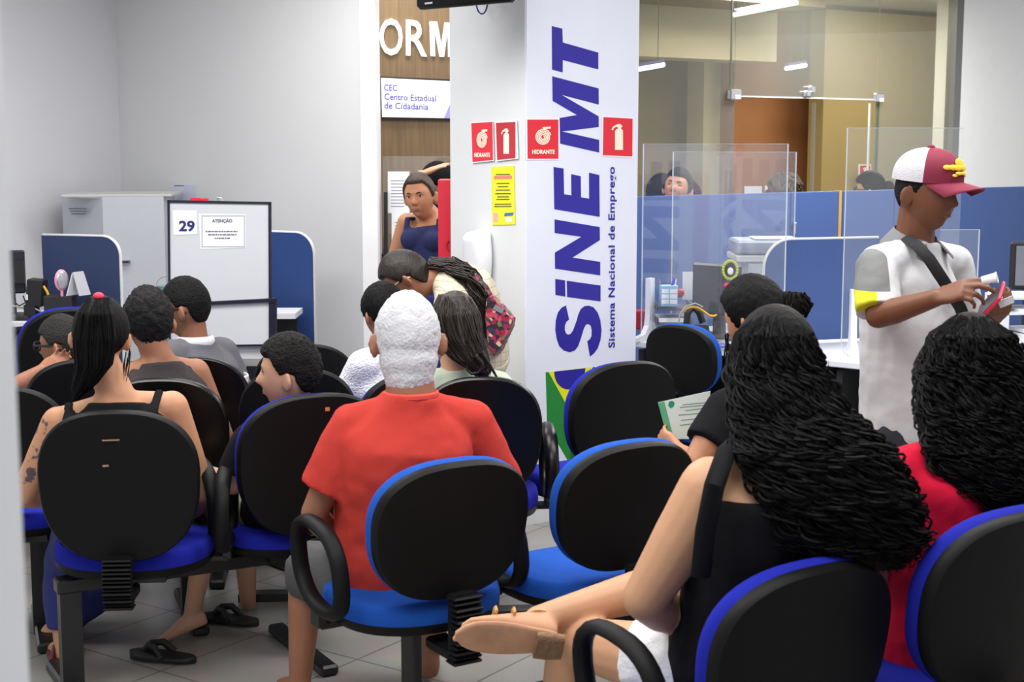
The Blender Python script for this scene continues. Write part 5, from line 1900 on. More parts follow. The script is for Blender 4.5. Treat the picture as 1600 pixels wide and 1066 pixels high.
# ---- person with greying curly hair
J = seated(232, 507, 5.25, 15, pel=(252, 765, 5.25), over=dict(
    nk=(248, 562, 5.22), ch=(254, 635, 5.2), sl=(196, 590, 5.15), sr=(305, 583, 5.3)))
t = person('person with short greying dark curls and a sheer black top', J['pv'])
R = rotm(24, -10)
body(t, J, R, SK_MB, W=W1, hs=.98)
tank(t, J, mat('sheer black mesh cloth', S(40, 32, 34), .8, bump=.4, bscale=600), W1, top=4.9, straps=((-.09, 0), (.09, 0)), sw=.02)
bottoms(t, J, M_jean, W1, to=1.8, name='trousers', top=.4)
b = MB()
hair_cap(b, J['hd'], R, .98, thick=.014, nape=-.075, front=.055, side=-.005, noise_a=.007, noise_f=20, top=.012)
b.build('hair', H_GRZ, t)

# ---- man with glasses, grey sweater
J = seated(291, 484, 6.0, 40, pel=(315, 700, 6.0), over=dict(
    nk=(305, 538, 6.0), ch=(312, 590, 6.0), sl=(268, 556, 5.9), sr=(346, 552, 6.15)))
t = person('man in profile with dark framed glasses and a grey sweater over a white collar', J['pv'])
R = rotm(82, -4)
body(t, J, R, SK_MB, hs=1.0, voxel=.006, sm=2)
M_gsw = mat('grey knitted sweater', S(92, 92, 98), .9, bump=.3, bscale=250)
shirt(t, J, M_gsw, infl=.02, sleeve=1.6, sr=.07, name='sweater')
bottoms(t, J, M_jean, to=1.8, name='trousers', top=.4)
b = MB()
hair_cap(b, J['hd'], R, 1.0, thick=.006, nape=-.060, front=.055, side=.012, noise_a=.003, noise_f=18, top=.016)
b.build('hair', mat('short black hair', S(11, 10, 10), .7), t)
face_parts(t, J['hd'], R, 1.0)
glasses(t, J['hd'], R, .98, mat('dark frame', S(24, 26, 40), .3), 1.5)
Rn = (J['nk'] - J['ch']).normalized()
cpts = [J['nk'] + Vector((0, 0, .012)) + Matrix.Rotation(2 * pi * k / 24, 3, 'Z') @ Vector((.068, 0, 0)) for k in range(24)]
MB().tube(cpts, .012, 8, closed=True, sx=2.0, up=(0, 0, 1)).build('collar', mat('off white collar cloth', S(214, 212, 220), .8), t)
mb_ = MB()
for k in range(4):
    c = J['ch'].lerp(J['wa'], .02 + .05 * k)
    mb_.tube([c + J['fwd'] * 0 + Matrix.Rotation(radians(40), 3, 'Z') @ Vector((.205 * cos(a), .158 * sin(a), 0)) for a in [2 * pi * q / 30 for q in range(30)]], .004, 6, closed=True, sx=1.6, up=(0, 0, 1))
mb_.build('white_stripes', M_paper, t)

# ---- boy with glasses at the far left
J = seated(98, 540, 5.85, 62, s=.9, pel=(135, 720, 5.9), over=dict(
    nk=(118, 592, 5.88), ch=(125, 635, 5.9), sl=(78, 615, 5.75), sr=(150, 612, 6.0), el=(22, 606, 5.62), wl=(66, 578, 5.66)))
t = person('boy in green shirt and black glasses resting his chin on his hand', J['pv'])
R = rotm(80, -6)
body(t, J, R, skin('reddish brown skin', (150, 100, 76)), W=Wb, s=.9, hs=.95, voxel=.006, sm=2, hands={'l': (P(84, 568, 5.72) - P(66, 578, 5.66), Vector((.6, .6, .5)), 1, dict(curl=(.5, .8, .6)))})
shirt(t, J, mat('green cotton', S(60, 170, 96), .85), Wb, infl=.018, s=.9, sleeve=.6, name='t_shirt')
bottoms(t, J, M_jean, Wb, s=.9, to=1.8, name='trousers', top=.4)
b = MB()
hair_cap(b, J['hd'], R, .95, thick=.010, nape=-.060, front=.050, side=.006, noise_a=.003, noise_f=20, top=.008)
b.build('hair', mat('short dark brown hair', S(20, 16, 15), .8, bump=.8, bscale=160), t)
face_parts(t, J['hd'], R, .95)
glasses(t, J['hd'], R, .95, M_black, 1.7)

# ---- lady in white lace
J = seated(600, 492, 5.75, 30, pel=(610, 720, 5.8), over=dict(nk=(598, 552, 5.75), ch=(602, 610, 5.75), sl=(568, 572, 5.65), sr=(650, 575, 5.85)))
t = person('lady in white lace blouse mostly hidden behind the white haired man', J['pv'])
R = rotm(35, -10)
body(t, J, R, SK_MB, hs=.95)
lace = mat('white lace', S(222, 222, 230), .8, bump=1.0, bscale=130, var=.16, vscale=110)
shirt(t, J, lace, infl=.016, sleeve=.9, name='lace_blouse')
bottoms(t, J, M_jean, to=1.8, name='trousers', top=.4)
b = MB()
hair_cap(b, J['hd'], R, .95, thick=.016, nape=-.08, front=.055, side=-.01, noise_a=.003, noise_f=12, top=.008)
b.build('hair', H_BLK, t)

# ---- woman with long brown hair, sage top
J = seated(712, 512, 5.20, 5, pel=(718, 765, 5.25), over=dict(nk=(712, 585, 5.17), ch=(715, 655, 5.15), sl=(652, 610, 5.12), sr=(778, 608, 5.22)))
t = person('woman with long dark brown hair and a sage green top beside the white haired man', J['pv'])
R = rotm(15, -8)
body(t, J, R, SK_LT, W=W1, hs=.96)
shirt(t, J, mat('sage green cotton', S(176, 186, 168), .85, bump=.1), W1, infl=.014, sleeve=.6, name='blouse')
bottoms(t, J, M_jean, W1, to=1.8, name='trousers', top=.4)
b = MB()
hair_cap(b, J['hd'], R, .96, thick=.016, nape=-.085, front=.06, side=-.02, top=.004)
strands(b, [HR(708, 460, 5.18, .05, .05), HR(710, 490, 5.14, .085, .07), HR(718, 530, 5.10, .080, .06), HR(735, 560, 5.07, .055, .045), HR(752, 580, 5.05, .03, .03), HR(757, 592, 5.04, .01, .01)],
        140, rc=.006, turns=1.2, r=.0028, core=.9, seed=12, t0=(0, .2), t1=(.8, 1.0), jit=.03)
q = [P(x, y, 5.02) for x, y in ((742, 556), (752, 566), (755, 574), (748, 582), (737, 584), (729, 578), (731, 570))]
b.tube(q, [.010, .009, .008, .007, .006, .004, .002], 8)
q = [P(x, y, 5.03) for x, y in ((752, 550), (765, 570), (780, 596))]
b.tube(q, [.008, .006, .003], 8)
b.build('hair', H_BRN, t)

# ---- bending woman
J = dict(pv=P(742, 552, 6.15), wa=P(742, 508, 6.12), ch=P(732, 464, 6.08), nk=P(692, 424, 6.05), hd=P(636, 436, 6.0), fwd=Vector((-1, -.1, 0)),
         sl=P(706, 470, 5.90), sr=P(712, 435, 6.22), el=P(688, 540, 5.86), wl=P(655, 570, 5.90), er=P(690, 520, 6.28), wr=P(650, 560, 6.22))
J['hl'] = J['pv'] + Vector((.0, -.09, -.02)); J['hr'] = J['pv'] + Vector((.0, .09, -.02))
for q, sy in (('l', -.10), ('r', .12)):
    J['k' + q] = Vector((J['pv'].x - .02, J['pv'].y + sy, .50)); J['a' + q] = Vector((J['pv'].x + .03, J['pv'].y + sy, .09)); J['t' + q] = Vector((J['pv'].x - .16, J['pv'].y + sy, .03))
t = person('woman bending forward in a cream plaid blouse with long dark wavy hair', J['pv'])
R = rotm(84, -42, 0)
body(t, J, R, SK_MB, W=W1, hs=.97, voxel=.006, sm=2)
pm_ = bpy.data.materials.new('cream plaid cloth')
pm_.use_nodes = True
nt = pm_.node_tree
tc = nt.nodes.new('ShaderNodeTexCoord')
mp = nt.nodes.new('ShaderNodeMapping')
mp.inputs['Rotation'].default_value = (pi / 2, 0.5, 0)
br = nt.nodes.new('ShaderNodeTexBrick')
br.offset = 0
for k_, v_ in (('Scale', 1), ('Brick Width', .034), ('Row Height', .034), ('Mortar Size', .0012)):
    br.inputs[k_].default_value = v_
br.inputs['Color1'].default_value = (*S(204, 192, 170), 1)
br.inputs['Color2'].default_value = (*S(196, 184, 162), 1)
br.inputs['Mortar'].default_value = (*S(150, 138, 124), 1)
nt.links.new(tc.outputs['Object'], mp.inputs[0])
nt.links.new(mp.outputs[0], br.inputs['Vector'])
nt.links.new(br.outputs['Color'], nt.nodes['Principled BSDF'].inputs['Base Color'])
nt.nodes['Principled BSDF'].inputs['Roughness'].default_value = .85
shirt(t, J, pm_, W1, infl=.016, sleeve=1.3, sr=.07, name='plaid_blouse')
bottoms(t, J, mat('beige trousers cloth', S(196, 188, 160), .85), W1, to=1.9, name='trousers', top=.5)
b = MB()
hair_cap(b, J['hd'], R, .97, thick=.014, nape=-.085, front=.060, side=-.002, top=.004)
strands(b, [(P(668, 412, 6.03), Vector((.3, 0, .9)), Vector((0, 1, 0)), .03, .05), (P(700, 414, 6.0), Vector((.5, 0, .8)), Vector((0, 1, 0)), .030, .06), (P(728, 432, 5.98), Vector((.8, 0, .5)), Vector((0, 1, 0)), .040, .07),
            (P(745, 462, 5.96), Vector((1, 0, .1)), Vector((0, 1, 0)), .048, .06), (P(756, 495, 5.95), Vector((1, 0, 0)), Vector((0, 1, 0)), .045, .05), (P(764, 528, 5.95), Vector((1, 0, 0)), Vector((0, 1, 0)), .025, .03)],
        150, rc=.010, turns=2.5, r=.003, core=.85, seed=15, t0=(0, .25), t1=(.7, 1.0))
b.build('hair', H_BRN, t)
face_parts(t, J['hd'], R, .97)
glasses(t, J['hd'], R, .97, M_chrome)

# floral bag at her hip
fm = bpy.data.materials.new('floral patchwork cloth')
fm.use_nodes = True
nt = fm.node_tree
vo = nt.nodes.new('ShaderNodeTexVoronoi')
vo.inputs['Scale'].default_value = 60
cr = nt.nodes.new('ShaderNodeValToRGB')
cr.color_ramp.interpolation = 'CONSTANT'
els = cr.color_ramp.elements
els[0].color = (*S(34, 28, 40), 1)
els[1].position = .30
els[1].color = (*S(150, 30, 60), 1)
for p_, c_ in ((.48, S(60, 44, 70)), (.62, S(206, 180, 140)), (.76, S(110, 110, 60)), (.86, S(200, 60, 90))):
    e_ = els.new(p_)
    e_.color = (*c_, 1)
tc = nt.nodes.new('ShaderNodeTexCoord')
nt.links.new(tc.outputs['Object'], vo.inputs['Vector'])
sx_ = nt.nodes.new('ShaderNodeSeparateColor')
nt.links.new(vo.outputs['Color'], sx_.inputs[0])
nt.links.new(sx_.outputs[0], cr.inputs[0])
nt.links.new(cr.outputs[0], nt.nodes['Principled BSDF'].inputs['Base Color'])
bg = thing('shoulder_bag', 'floral patchwork bag hanging at the back of the bending woman', 'bag', P(782, 550, 5.92))
out = [(770, 462), (790, 482), (802, 497), (800, 510), (782, 548), (774, 556), (762, 545), (758, 500), (760, 470)]
fr = [P(x, y, 5.86) for x, y in out]
bk = [P(x, y, 6.0) + Vector((.01, 0, 0)) for x, y in out]
md1 = [P(778, 508, 5.85).lerp(p, 1.03) + Vector((0, .035, 0)) for p in fr]
fin = [P(778, 508, 5.85).lerp(p, .9) for p in fr]
MB().loftv([fin, md1, bk]).build('body', fm, bg)
MB().tube([P(768, 468, 5.93), P(758, 450, 5.93), P(742, 432, 5.93), P(725, 424, 5.95)], .008, 8, sx=1.8).build('strap', fm, bg)
MB().box(P(779, 483, 5.86), (.04, .01, .02), Matrix.Rotation(.5, 3, 'Y')).build('buckle', mat('grey buckle', S(130, 132, 140), .3), bg, smooth=False)

# ---- doorway woman


def standing(px, py, Y, yaw, lean=0, s=1.0, over=None, zp=.92):
    hd = P(px, py, Y)
    Rz = Matrix.Rotation(radians(yaw), 3, 'Z')
    k = hd.z - zp

    def L(x, y, z):
        return Vector((hd.x, hd.y, 0)) + Rz @ Vector((x * s, (y - .03) * s, 0)) + Vector((0, 0, z))
    J = dict(hd=hd, pv=L(0, 0, zp), wa=L(0, -.0, zp + k * .26), ch=L(0, -.01, zp + k * .58), nk=L(0, -.015, zp + k * .775), sl=L(-.18, -.01, zp + k * .72), sr=L(.18, -.01, zp + k * .72), fwd=Rz @ Vector((0, 1, 0)))
    J['el'], J['er'] = L(-.23, -.02, J['sl'].z - .28 * s), L(.23, -.02, J['sl'].z - .28 * s)
    J['wl'], J['wr'] = L(-.23, .06, J['el'].z - .24 * s), L(.23, .06, J['el'].z - .24 * s)
    J['hl'], J['hr'] = L(-.09, 0, zp - .03), L(.09, 0, zp - .03)
    J['kl'], J['kr'] = L(-.10, .02, zp * .54), L(.10, .02, zp * .54)
    J['al'], J['ar'] = L(-.10, -.02, .09), L(.10, -.02, .09)
    J['tl'], J['tr'] = L(-.12, .17, .03), L(.12, .17, .03)
    for a, v in (over or {}).items():
        J[a] = P(*v) if isinstance(v, tuple) else v
    return J


J = standing(656, 308, 7.8, 150)
J['nk'] = J['nk'] + Vector((.04, .02, 0)); J['ch'] = J['ch'] + Vector((.045, 0, 0)); J['wa'] = J['wa'] + Vector((.04, 0, 0)); J['pv'] = J['pv'] + Vector((.04, 0, 0))
J['sl'] = J['sl'] + Vector((.05, 0, 0)); J['sr'] = J['sr'] + Vector((.06, 0, 0))
t = person('young woman in a navy tank top standing in the doorway, facing the camera', J['pv'])
R = rotm(164, -4, 6)
body(t, J, R, SK_TAN, W=W1, hs=1.0, voxel=.005, sm=2)
b = MB()
torso(b, J, W1, infl=.010, s0=-.3, s1=3.5)
for sd in (-1, 1):
    b.ell(J['ch'] + J['fwd'] * .085 + (J['sr'] - J['sl']).normalized() * sd * .07 + Vector((0, 0, -.01)), (.068, .068, .062))
sx = (J['sr'] - J['sl']).normalized()
for sd in (-1, 1):
    a = J['ch'] + sx * sd * .10
    b.tube([a + J['fwd'] * .11 + Vector((0, 0, .0)), a + J['fwd'] * .09 + Vector((0, 0, .10)), J['nk'] + sx * sd * .10 + Vector((0, 0, -.005)), a - J['fwd'] * .08 + Vector((0, 0, .10)), a - J['fwd'] * .10], .012, 8, sx=1.6, up=sx)
b.build('tank_top', mat('navy cotton', S(26, 34, 82), .85), t, voxel=.007, sm=3)
bottoms(t, J, M_jean, W1, to=1.9, name='jeans', top=.5)
b = MB()
hair_cap(b, J['hd'], R, 1.0, thick=.010, nape=-.07, front=.072, side=-.008, noise_a=.0015, noise_f=20, top=.006)
b.ell(J['hd'] + R @ Vector((.02, -.10, -.03)), (.035, .035, .06))
b.build('hair', mat('brown tied hair', S(54, 40, 30), .6, bump=.5, bscale=60, var=.4, vscale=30), t)
face_parts(t, J['hd'], R, 1.0)

# ---- person behind with black cap and raised hand
J = standing(684, 292, 8.35, 100, over=dict(sl=(672, 345, 8.2), el=(662, 312, 8.15), wl=(657, 273, 8.15)))
t = person('person with a black cap and one raised hand behind the doorway woman', J['pv'])
R = rotm(60, 0)
body(t, J, R, SK_LT, hs=1.0, voxel=.007, sm=2, hands={'l': (P(690, 257, 8.15) - P(655, 272, 8.15), Vector((.1, .2, -1)), 1, dict(curl=(.05, .1, .1), spread=.02, thumb=.1))})
shirt(t, J, M_blk_cot, sleeve=.6)
bottoms(t, J, M_jean, to=1.9, name='jeans', top=.5)
b = MB()
hair_cap(b, J['hd'], R, 1.0, thick=.016, nape=-.0, front=.03, side=.01, top=.012)
b.ell(J['hd'] + R @ Vector((0, .12, .03)), (.07, .07, .008), R)
b.build('cap', M_blk_cot, t)

# ---- woman with bun reading a sheet
J = seated(1180, 500, 4.38, 38, pel=(1195, 805, 4.42), over=dict(
    nk=(1195, 600, 4.36), ch=(1195, 690, 4.34), sl=(1135, 642, 4.28), sr=(1262, 640, 4.48), el=(1085, 728, 4.20), wl=(1062, 706, 4.52), er=(1270, 760, 4.5), wr=(1150, 720, 4.75)))
t = person('woman in black T-shirt with a small hair bun, holding a printed sheet', J['pv'])
R = rotm(48, -18)
body(t, J, R, SK_TAN, W=W1, hs=.97, hands={'l': (P(1040, 690, 4.58) - P(1062, 706, 4.52), Vector((.8, .2, -.1)), 1, dict(curl=(.4, .6, .5)))})
shirt(t, J, M_blk_cot, W1, infl=.014, sleeve=.62, name='t_shirt')
bottoms(t, J, M_jean, W1, to=1.8, name='jeans', top=.4)
b = MB()
hair_cap(b, J['hd'], R, .97, thick=.018, nape=-.080, front=.060, side=-.02, noise_a=.003, noise_f=14, top=.010)
bc = P(1244, 476, 4.33)
b.ell(bc, (.034, .030, .040))
b.tube([P(1215, 470, 4.36), P(1235, 468, 4.34)], .026, 10)
strands(b, [(bc + Vector((0, 0, .04)), Vector((1, 0, 0)), Vector((0, 1, 0)), .02, .02), (bc, Vector((1, 0, 0)), Vector((0, 1, 0)), .040, .035), (bc + Vector((.012, 0, -.055)), Vector((1, 0, 0)), Vector((0, 1, 0)), .014, .014)], 26, rc=.006, turns=1.5, r=.003, core=0, seed=5, steps=20)
strands(b, [HR(1150, 520, 4.30, .03, .02), HR(1150, 560, 4.29, .03, .02), HR(1155, 600, 4.28, .012, .01)], 20, rc=.006, turns=1.5, r=.0025, core=0, seed=6, steps=20)
b.build('hair', H_BLK, t)
ps = thing('printed_sheet', 'printed sheet with a green margin held by the woman with the bun', 'paper', P(1065, 685, 4.6))
SPc = Plane(P(1068, 650, 4.62), (1, -.12))
poly(SPc, [(1028, 629), (1044, 686), (1080, 686), (1108, 650), (1110, 611)], 0, .002, 'sheet', mat('certificate paper', S(222, 232, 222), .5), ps)
poly(SPc, [(1028, 629), (1042, 682), (1052, 682), (1038, 627)], .0022, .0006, 'green_margin', mat('green margin print', S(96, 176, 130), .5), ps)
mk = MB()
for y0, x0, x1 in ((632, 1066, 1104), (636, 1062, 1104), (641, 1070, 1100), (648, 1060, 1104), (656, 1064, 1102), (664, 1062, 1090)):
    poly(SPc, [(x0, y0), (x0 + .5, y0 + 1.3), (x1 + .5, y0 - 2.5), (x1, y0 - 3.8)], .0022, .0005, '', None, into=mk)
mk.build('print_lines', mat('green grey print', S(120, 150, 130), .6), ps, smooth=False)
poly(SPc, [(1045, 628), (1044, 634), (1048, 638), (1053, 635), (1054, 629), (1050, 626)], .0022, .0006, 'seal', mat('seal green', S(40, 150, 100), .5), ps)

# ---- foreground woman in black top, long curls, crossed leg
J = seated(1212, 572, 3.27, 20, pel=(1180, 1035, 3.28), over=dict(
    wa=(1190, 940, 3.22), ch=(1215, 815, 3.17), nk=(1222, 705, 3.20), sl=(1112, 765, 3.13), sr=(1335, 755, 3.30),
    el=(1008, 935, 3.16), wl=(1085, 985, 3.38), er=(1372, 895, 3.46), wr=(1290, 940, 3.65),
    hl=(1110, 1050, 3.26), hr=(1235, 1045, 3.36), kl=(890, 1000, 3.60), kr=(1075, 898, 3.72), ar=(840, 968, 3.54), tr=(695, 985, 3.46)))
J['al'] = Vector((J['kl'].x - .06, J['kl'].y - .02, .09)); J['tl'] = J['al'] + Vector((-.12, .14, -.06))
t = person('woman in black top and white shorts with long black curls, leg crossed', J['pv'])
R = rotm(20, -4)
W2 = dict(hip=(.20, .15), waist=(.178, .135), chest=(.180, .125), sh=(.172, .092), up=(.10, .066), nk=(.056, .054))
body(t, J, R, SK_LT, W=W2, hs=1.0, arm=1.34, fat=1.05, feet={'r': (Vector((-.05, .90, .42)),)})
b = MB()
torso(b, J, W2, infl=.012, s0=-.15, s1=2.95)
sx = (J['sr'] - J['sl']).normalized()
bk_ = -J['fwd']
b.build('tank_top', M_blk_cot, t, voxel=.008, sm=4, disp=(.010, .1))
sl_ = J['sl']
b = MB()
st = [P(1095, 900, 3.02), P(1102, 830, 3.00), P(1116, 760, 2.99), P(1135, 705, 3.08), P(1150, 690, 3.2), P(1150, 720, 3.32), P(1140, 800, 3.38)]
b.tube(st, .012, 10, sx=1.8, up=(1, 0, 0))
st = [P(1330, 830, 3.10), P(1320, 760, 3.08), P(1300, 705, 3.14), P(1295, 690, 3.26), P(1290, 760, 3.42)]
b.tube(st, .012, 10, sx=1.8, up=(1, 0, 0))
b.build('shoulder_strap', M_blk_cot, t)
bottoms(t, J, mat('white shorts cloth', S(222, 222, 226), .85, bump=.3, bscale=120), W2, to=.42, fat=1.12, name='shorts', top=.3, infl=.018, disp=(.02, .06))
b = MB()
hair_cap(b, J['hd'], R, 1.0, thick=.016, nape=-.09, front=.06, side=-.01, top=.006)
rg = [HR(1212, 489, 3.26, .030, .04), HR(1211, 520, 3.24, .078, .075), HR(1212, 575, 3.22, .098, .088), HR(1234, 645, 3.15, .118, .080), HR(1272, 705, 3.08, .152, .070), HR(1312, 775, 3.04, .150, .062), HR(1336, 840, 3.03, .146, .055), HR(1342, 885, 3.04, .115, .045)]
strands(b, rg, 620, rc=.012, turns=7.5, r=.0030, core=.84, seed=21, t0=(0, .25), t1=(.70, 1.0), steps=70, jit=.06)
strands(b, rg[2:], 200, rc=.018, turns=5.5, r=.0034, core=0, seed=22, t0=(0, .4), t1=(.7, 1.0), steps=56, jit=.09, arc=(pi, 2 * pi))
b.build('hair', H_BLK, t)
# sandal on the crossed foot
up = Vector((-.05, .90, .42)).normalized()
ak, te = J['ar'], J['tr']
d = (te - ak); d = (d - up * d.dot(up)).normalized()
x = d.cross(up).normalized()
h = ak - up * .045 - d * .05
b = MB()
rs = []
for k in range(15):
    u = k / 14
    w = .040 * (1 + .30 * sin(max(0, u - .25) * pi * 1.3)) * sqrt(max(.05, 1 - abs(2 * u - 1) ** 5))
    rs.append((h + d * (.262 * u - .006) - up * .030, x, up, w, .008))
b.rings(rs, 18, 3)
b.build('sandal_sole', mat('worn tan sole', S(186, 140, 110), .7, var=.35, vscale=18), t)
b = MB()
b.rings([(h - d * .006 - up * .046, x, up, .036, .012), (h + d * .03 - up * .046, x, up, .041, .013), (h + d * .062 - up * .046, x, up, .039, .012)], 18, 3.4)
b.build('sandal_heel', mat('dark worn heel', S(128, 98, 72), .8, var=.4, vscale=60, bump=.6, bscale=90), t)
b = MB()
for q in (.115, .16):
    b.tube([h + d * q + x * (.043 * cos(a)) + up * (.012 + .040 * sin(a)) for a in [pi * i / 12 for i in range(13)]], .004, 6, sx=2)
b.tube([ak + x * .036 * cos(a) + d * .036 * sin(a) - up * .005 for a in [2 * pi * i / 18 for i in range(18)]], .0035, 6, closed=True)
b.build('sandal_strap', mat('gold tan strap', S(206, 160, 104), .4), t)


# ---- woman in red top with curls
J = seated(1517, 578, 3.50, 18, pel=(1505, 1000, 3.50), over=dict(
    wa=(1500, 910, 3.46), ch=(1500, 800, 3.42), nk=(1514, 700, 3.46), sl=(1412, 742, 3.38), sr=(1615, 735, 3.58), el=(1385, 890, 3.5), wl=(1400, 930, 3.75)))
t = person('woman in crimson top with long black curls at the right edge', J['pv'])
R = rotm(26, -6)
body(t, J, R, SK_MB, W=W2, hs=1.0, arm=1.1)
shirt(t, J, M_crim, W2, infl=.014, s0=-.3, sleeve=.55, sr=.07, name='blouse', disp=(.014, .10))
bottoms(t, J, mat('dark navy trousers cloth', S(28, 28, 50), .9), W2, to=1.85, name='trousers', top=.3)
b = MB()
hair_cap(b, J['hd'], R, 1.0, thick=.016, nape=-.09, front=.06, side=-.01, top=.006)
rg = [HR(1519, 492, 3.50, .03, .04), HR(1519, 522, 3.48, .090, .085), HR(1519, 575, 3.46, .120, .095), HR(1530, 645, 3.40, .135, .085), HR(1543, 705, 3.34, .130, .07), HR(1560, 760, 3.31, .105, .06), HR(1572, 800, 3.31, .070, .04)]
strands(b, rg, 620, rc=.012, turns=8, r=.0030, core=.86, seed=31, t0=(0, .25), t1=(.72, 1.0), steps=56, jit=.05)
strands(b, [HR(1455, 660, 3.36, .02, .02), HR(1463, 700, 3.33, .022, .02), HR(1478, 760, 3.30, .012, .01)], 18, rc=.012, turns=3, r=.004, core=0, seed=33, steps=30)
b.build('hair', H_BLK, t)

# ---- standing man with cap
fw = Vector((.62, -.78, 0))
J = dict(hd=P(1447, 302, 4.60), nk=P(1428, 386, 4.64), ch=P(1422, 462, 4.62), wa=P(1424, 560, 4.62), pv=P(1428, 655, 4.64), fwd=fw,
         sr=P(1371, 418, 4.47), sl=P(1487, 412, 4.80), er=P(1372, 494, 4.38), wr=P(1462, 466, 4.20), el=P(1512, 520, 4.86), wl=P(1545, 506, 4.62))
J['hr'] = J['pv'] + Vector((-.07, -.06, -.03)); J['hl'] = J['pv'] + Vector((.07, .06, -.03))
for q, o_ in (('r', Vector((-.08, -.07, 0))), ('l', Vector((.08, .10, 0)))):
    base_ = Vector((J['pv'].x, J['pv'].y, 0)) + o_
    J['k' + q] = base_ + Vector((.01, -.01, .48)); J['a' + q] = base_ + Vector((0, 0, .09)); J['t' + q] = base_ + fw * .18 + Vector((0, 0, .03))
t = person('man standing in a maroon and white cap and pale grey polo shirt', J['pv'])
R = Matrix.Rotation(radians(-138), 3, 'Z') @ Matrix.Rotation(radians(-5), 3, 'X')
lc = Vector((J['pv'].x, J['pv'].y, 0))
body(t, J, R, SK_BR, hs=1.04, voxel=.0048, sm=2, arm=.98, neckr=.062, hands={
    'r': (P(1545, 441, 4.10) - P(1468, 466, 4.20), Vector((.35, .35, -.55)), 1, dict(curl=((.25, .35, .3), (.35, .5, .4), (.6, .8, .5), (.7, .9, .6)), thumb=.9)),
    'l': (P(1570, 478, 4.52) - P(1545, 506, 4.62), Vector((-.2, .5, .6)), -1, dict(curl=(.5, .8, .6), thumb=.8))})
sd_ = (J['sr'] - J['sl']).normalized()
c0 = (J['sr'] - lc).dot(sd_)
_xt = P(1388, 400, 4.4).x - lc.x
_xy = P(1364, 450, 4.4).x - lc.x
M_polo = masked('pale grey polo cloth', S(206, 206, 210), [
    (S(122, 124, 124), [((1, 0, 0), _xt, -1), (sd_, c0 + .03, 1), ((0, 0, 1), J['sr'].z - .062, 1)], 0),
    (S(214, 218, 56), [((1, 0, 0), _xy, -1), (sd_, c0 + .03, 1), ((0, 0, 1), J['sr'].z - .062, -1), ((0, 0, 1), J['sr'].z - .125, 1)], 0)])
Wp = dict(hip=(.168, .125), waist=(.160, .122), chest=(.165, .118), sh=(.158, .09), up=(.092, .064), nk=(.060, .058))
shirt(t, J, M_polo, Wp, infl=.018, s0=-.6, sleeve=.92, sr=.066, flare=1.12, name='polo_shirt', disp=(.018, .10))
bottoms(t, J, mat('dark trousers cloth', S(44, 46, 54), .9), Wp, to=1.92, name='trousers', top=.2, infl=.006)
b = MB()
nk = J['nk'] + Vector((.004, 0, .022))
N = 26
pts_o, pts_i = [], []
for k in range(N):
    a = radians(28) + (2 * pi - radians(56)) * k / (N - 1)
    dr = fw * cos(a) + Vector((-fw.y, fw.x, 0)) * sin(a)
    fz = .5 + .5 * cos(a)
    pts_i.append(nk + dr * .066 + Vector((0, 0, .045 - .045 * fz)))
    pts_o.append(nk + dr * (.108 + .01 * fz) + Vector((0, 0, .000 - .055 * fz)))
vs = pts_i + pts_o + [p - Vector((0, 0, .006)) for p in pts_i] + [p - Vector((0, 0, .006)) for p in pts_o]
fs = []
for k in range(N - 1):
    fs += [(k, k + 1, N + k + 1, N + k), (2 * N + k, 3 * N + k, 3 * N + k + 1, 2 * N + k + 1), (N + k, N + k + 1, 3 * N + k + 1, 3 * N + k), (k + 1, k, 2 * N + k, 2 * N + k + 1)]
fs += [(0, N, 3 * N, 2 * N), (N - 1, 3 * N - 1, 4 * N - 1, 2 * N - 1)]
b.add(vs, fs)
b.build('collar', mat('grey collar cloth', S(120, 122, 124), .85), t)
face_parts(t, J['hd'], R, 1.04, eyes='open', lip=mat('brown lip', S(110, 64, 56), .5))
b = MB()
hair_cap(b, J['hd'], R, 1.0, thick=.006, nape=-.055, front=.05, side=-.004, top=0)
b.build('hair', mat('short black hair', S(11, 10, 10), .7), t)


def dome(s0, s1, m, name, lo=.038):
    b = MB()
    nu, nv = 30, 14
    for sgn_, off in ((1, .0), ):
        vs = []
        for i in range(nv + 1):
            th = (pi / 2) * i / nv
            for j in range(nu + 1):
                a = s0 + (s1 - s0) * j / nu
                x, y, z = sin(th) * cos(a), sin(th) * sin(a), cos(th)
                x, y = x * .090, y * .112
                zz_ = lo + z ** .8 * .102
                fr_ = max(0, sin(a)) * sin(th)
                vs.append(J['hd'] + R @ Vector((x, y * (1 + .04 * fr_) - .002, zz_ + .012 * fr_ * z)))
        n0 = len(vs)
        cc_ = J['hd'] + R @ Vector((0, 0, lo + .02))
        vs += [cc_.lerp(v, .94) for v in vs]
        fs = []
        for i in range(nv):
            for j in range(nu):
                p = i * (nu + 1) + j
                fs.append((p, p + nu + 1, p + nu + 2, p + 1))
                fs.append((n0 + p, n0 + p + 1, n0 + p + nu + 2, n0 + p + nu + 1))
        e = nv * (nu + 1)
        for j in range(nu):
            fs.append((e + j, n0 + e + j, n0 + e + j + 1, e + j + 1))
        b.add(vs, fs)
    o = b.build(name, m, t)
    return o


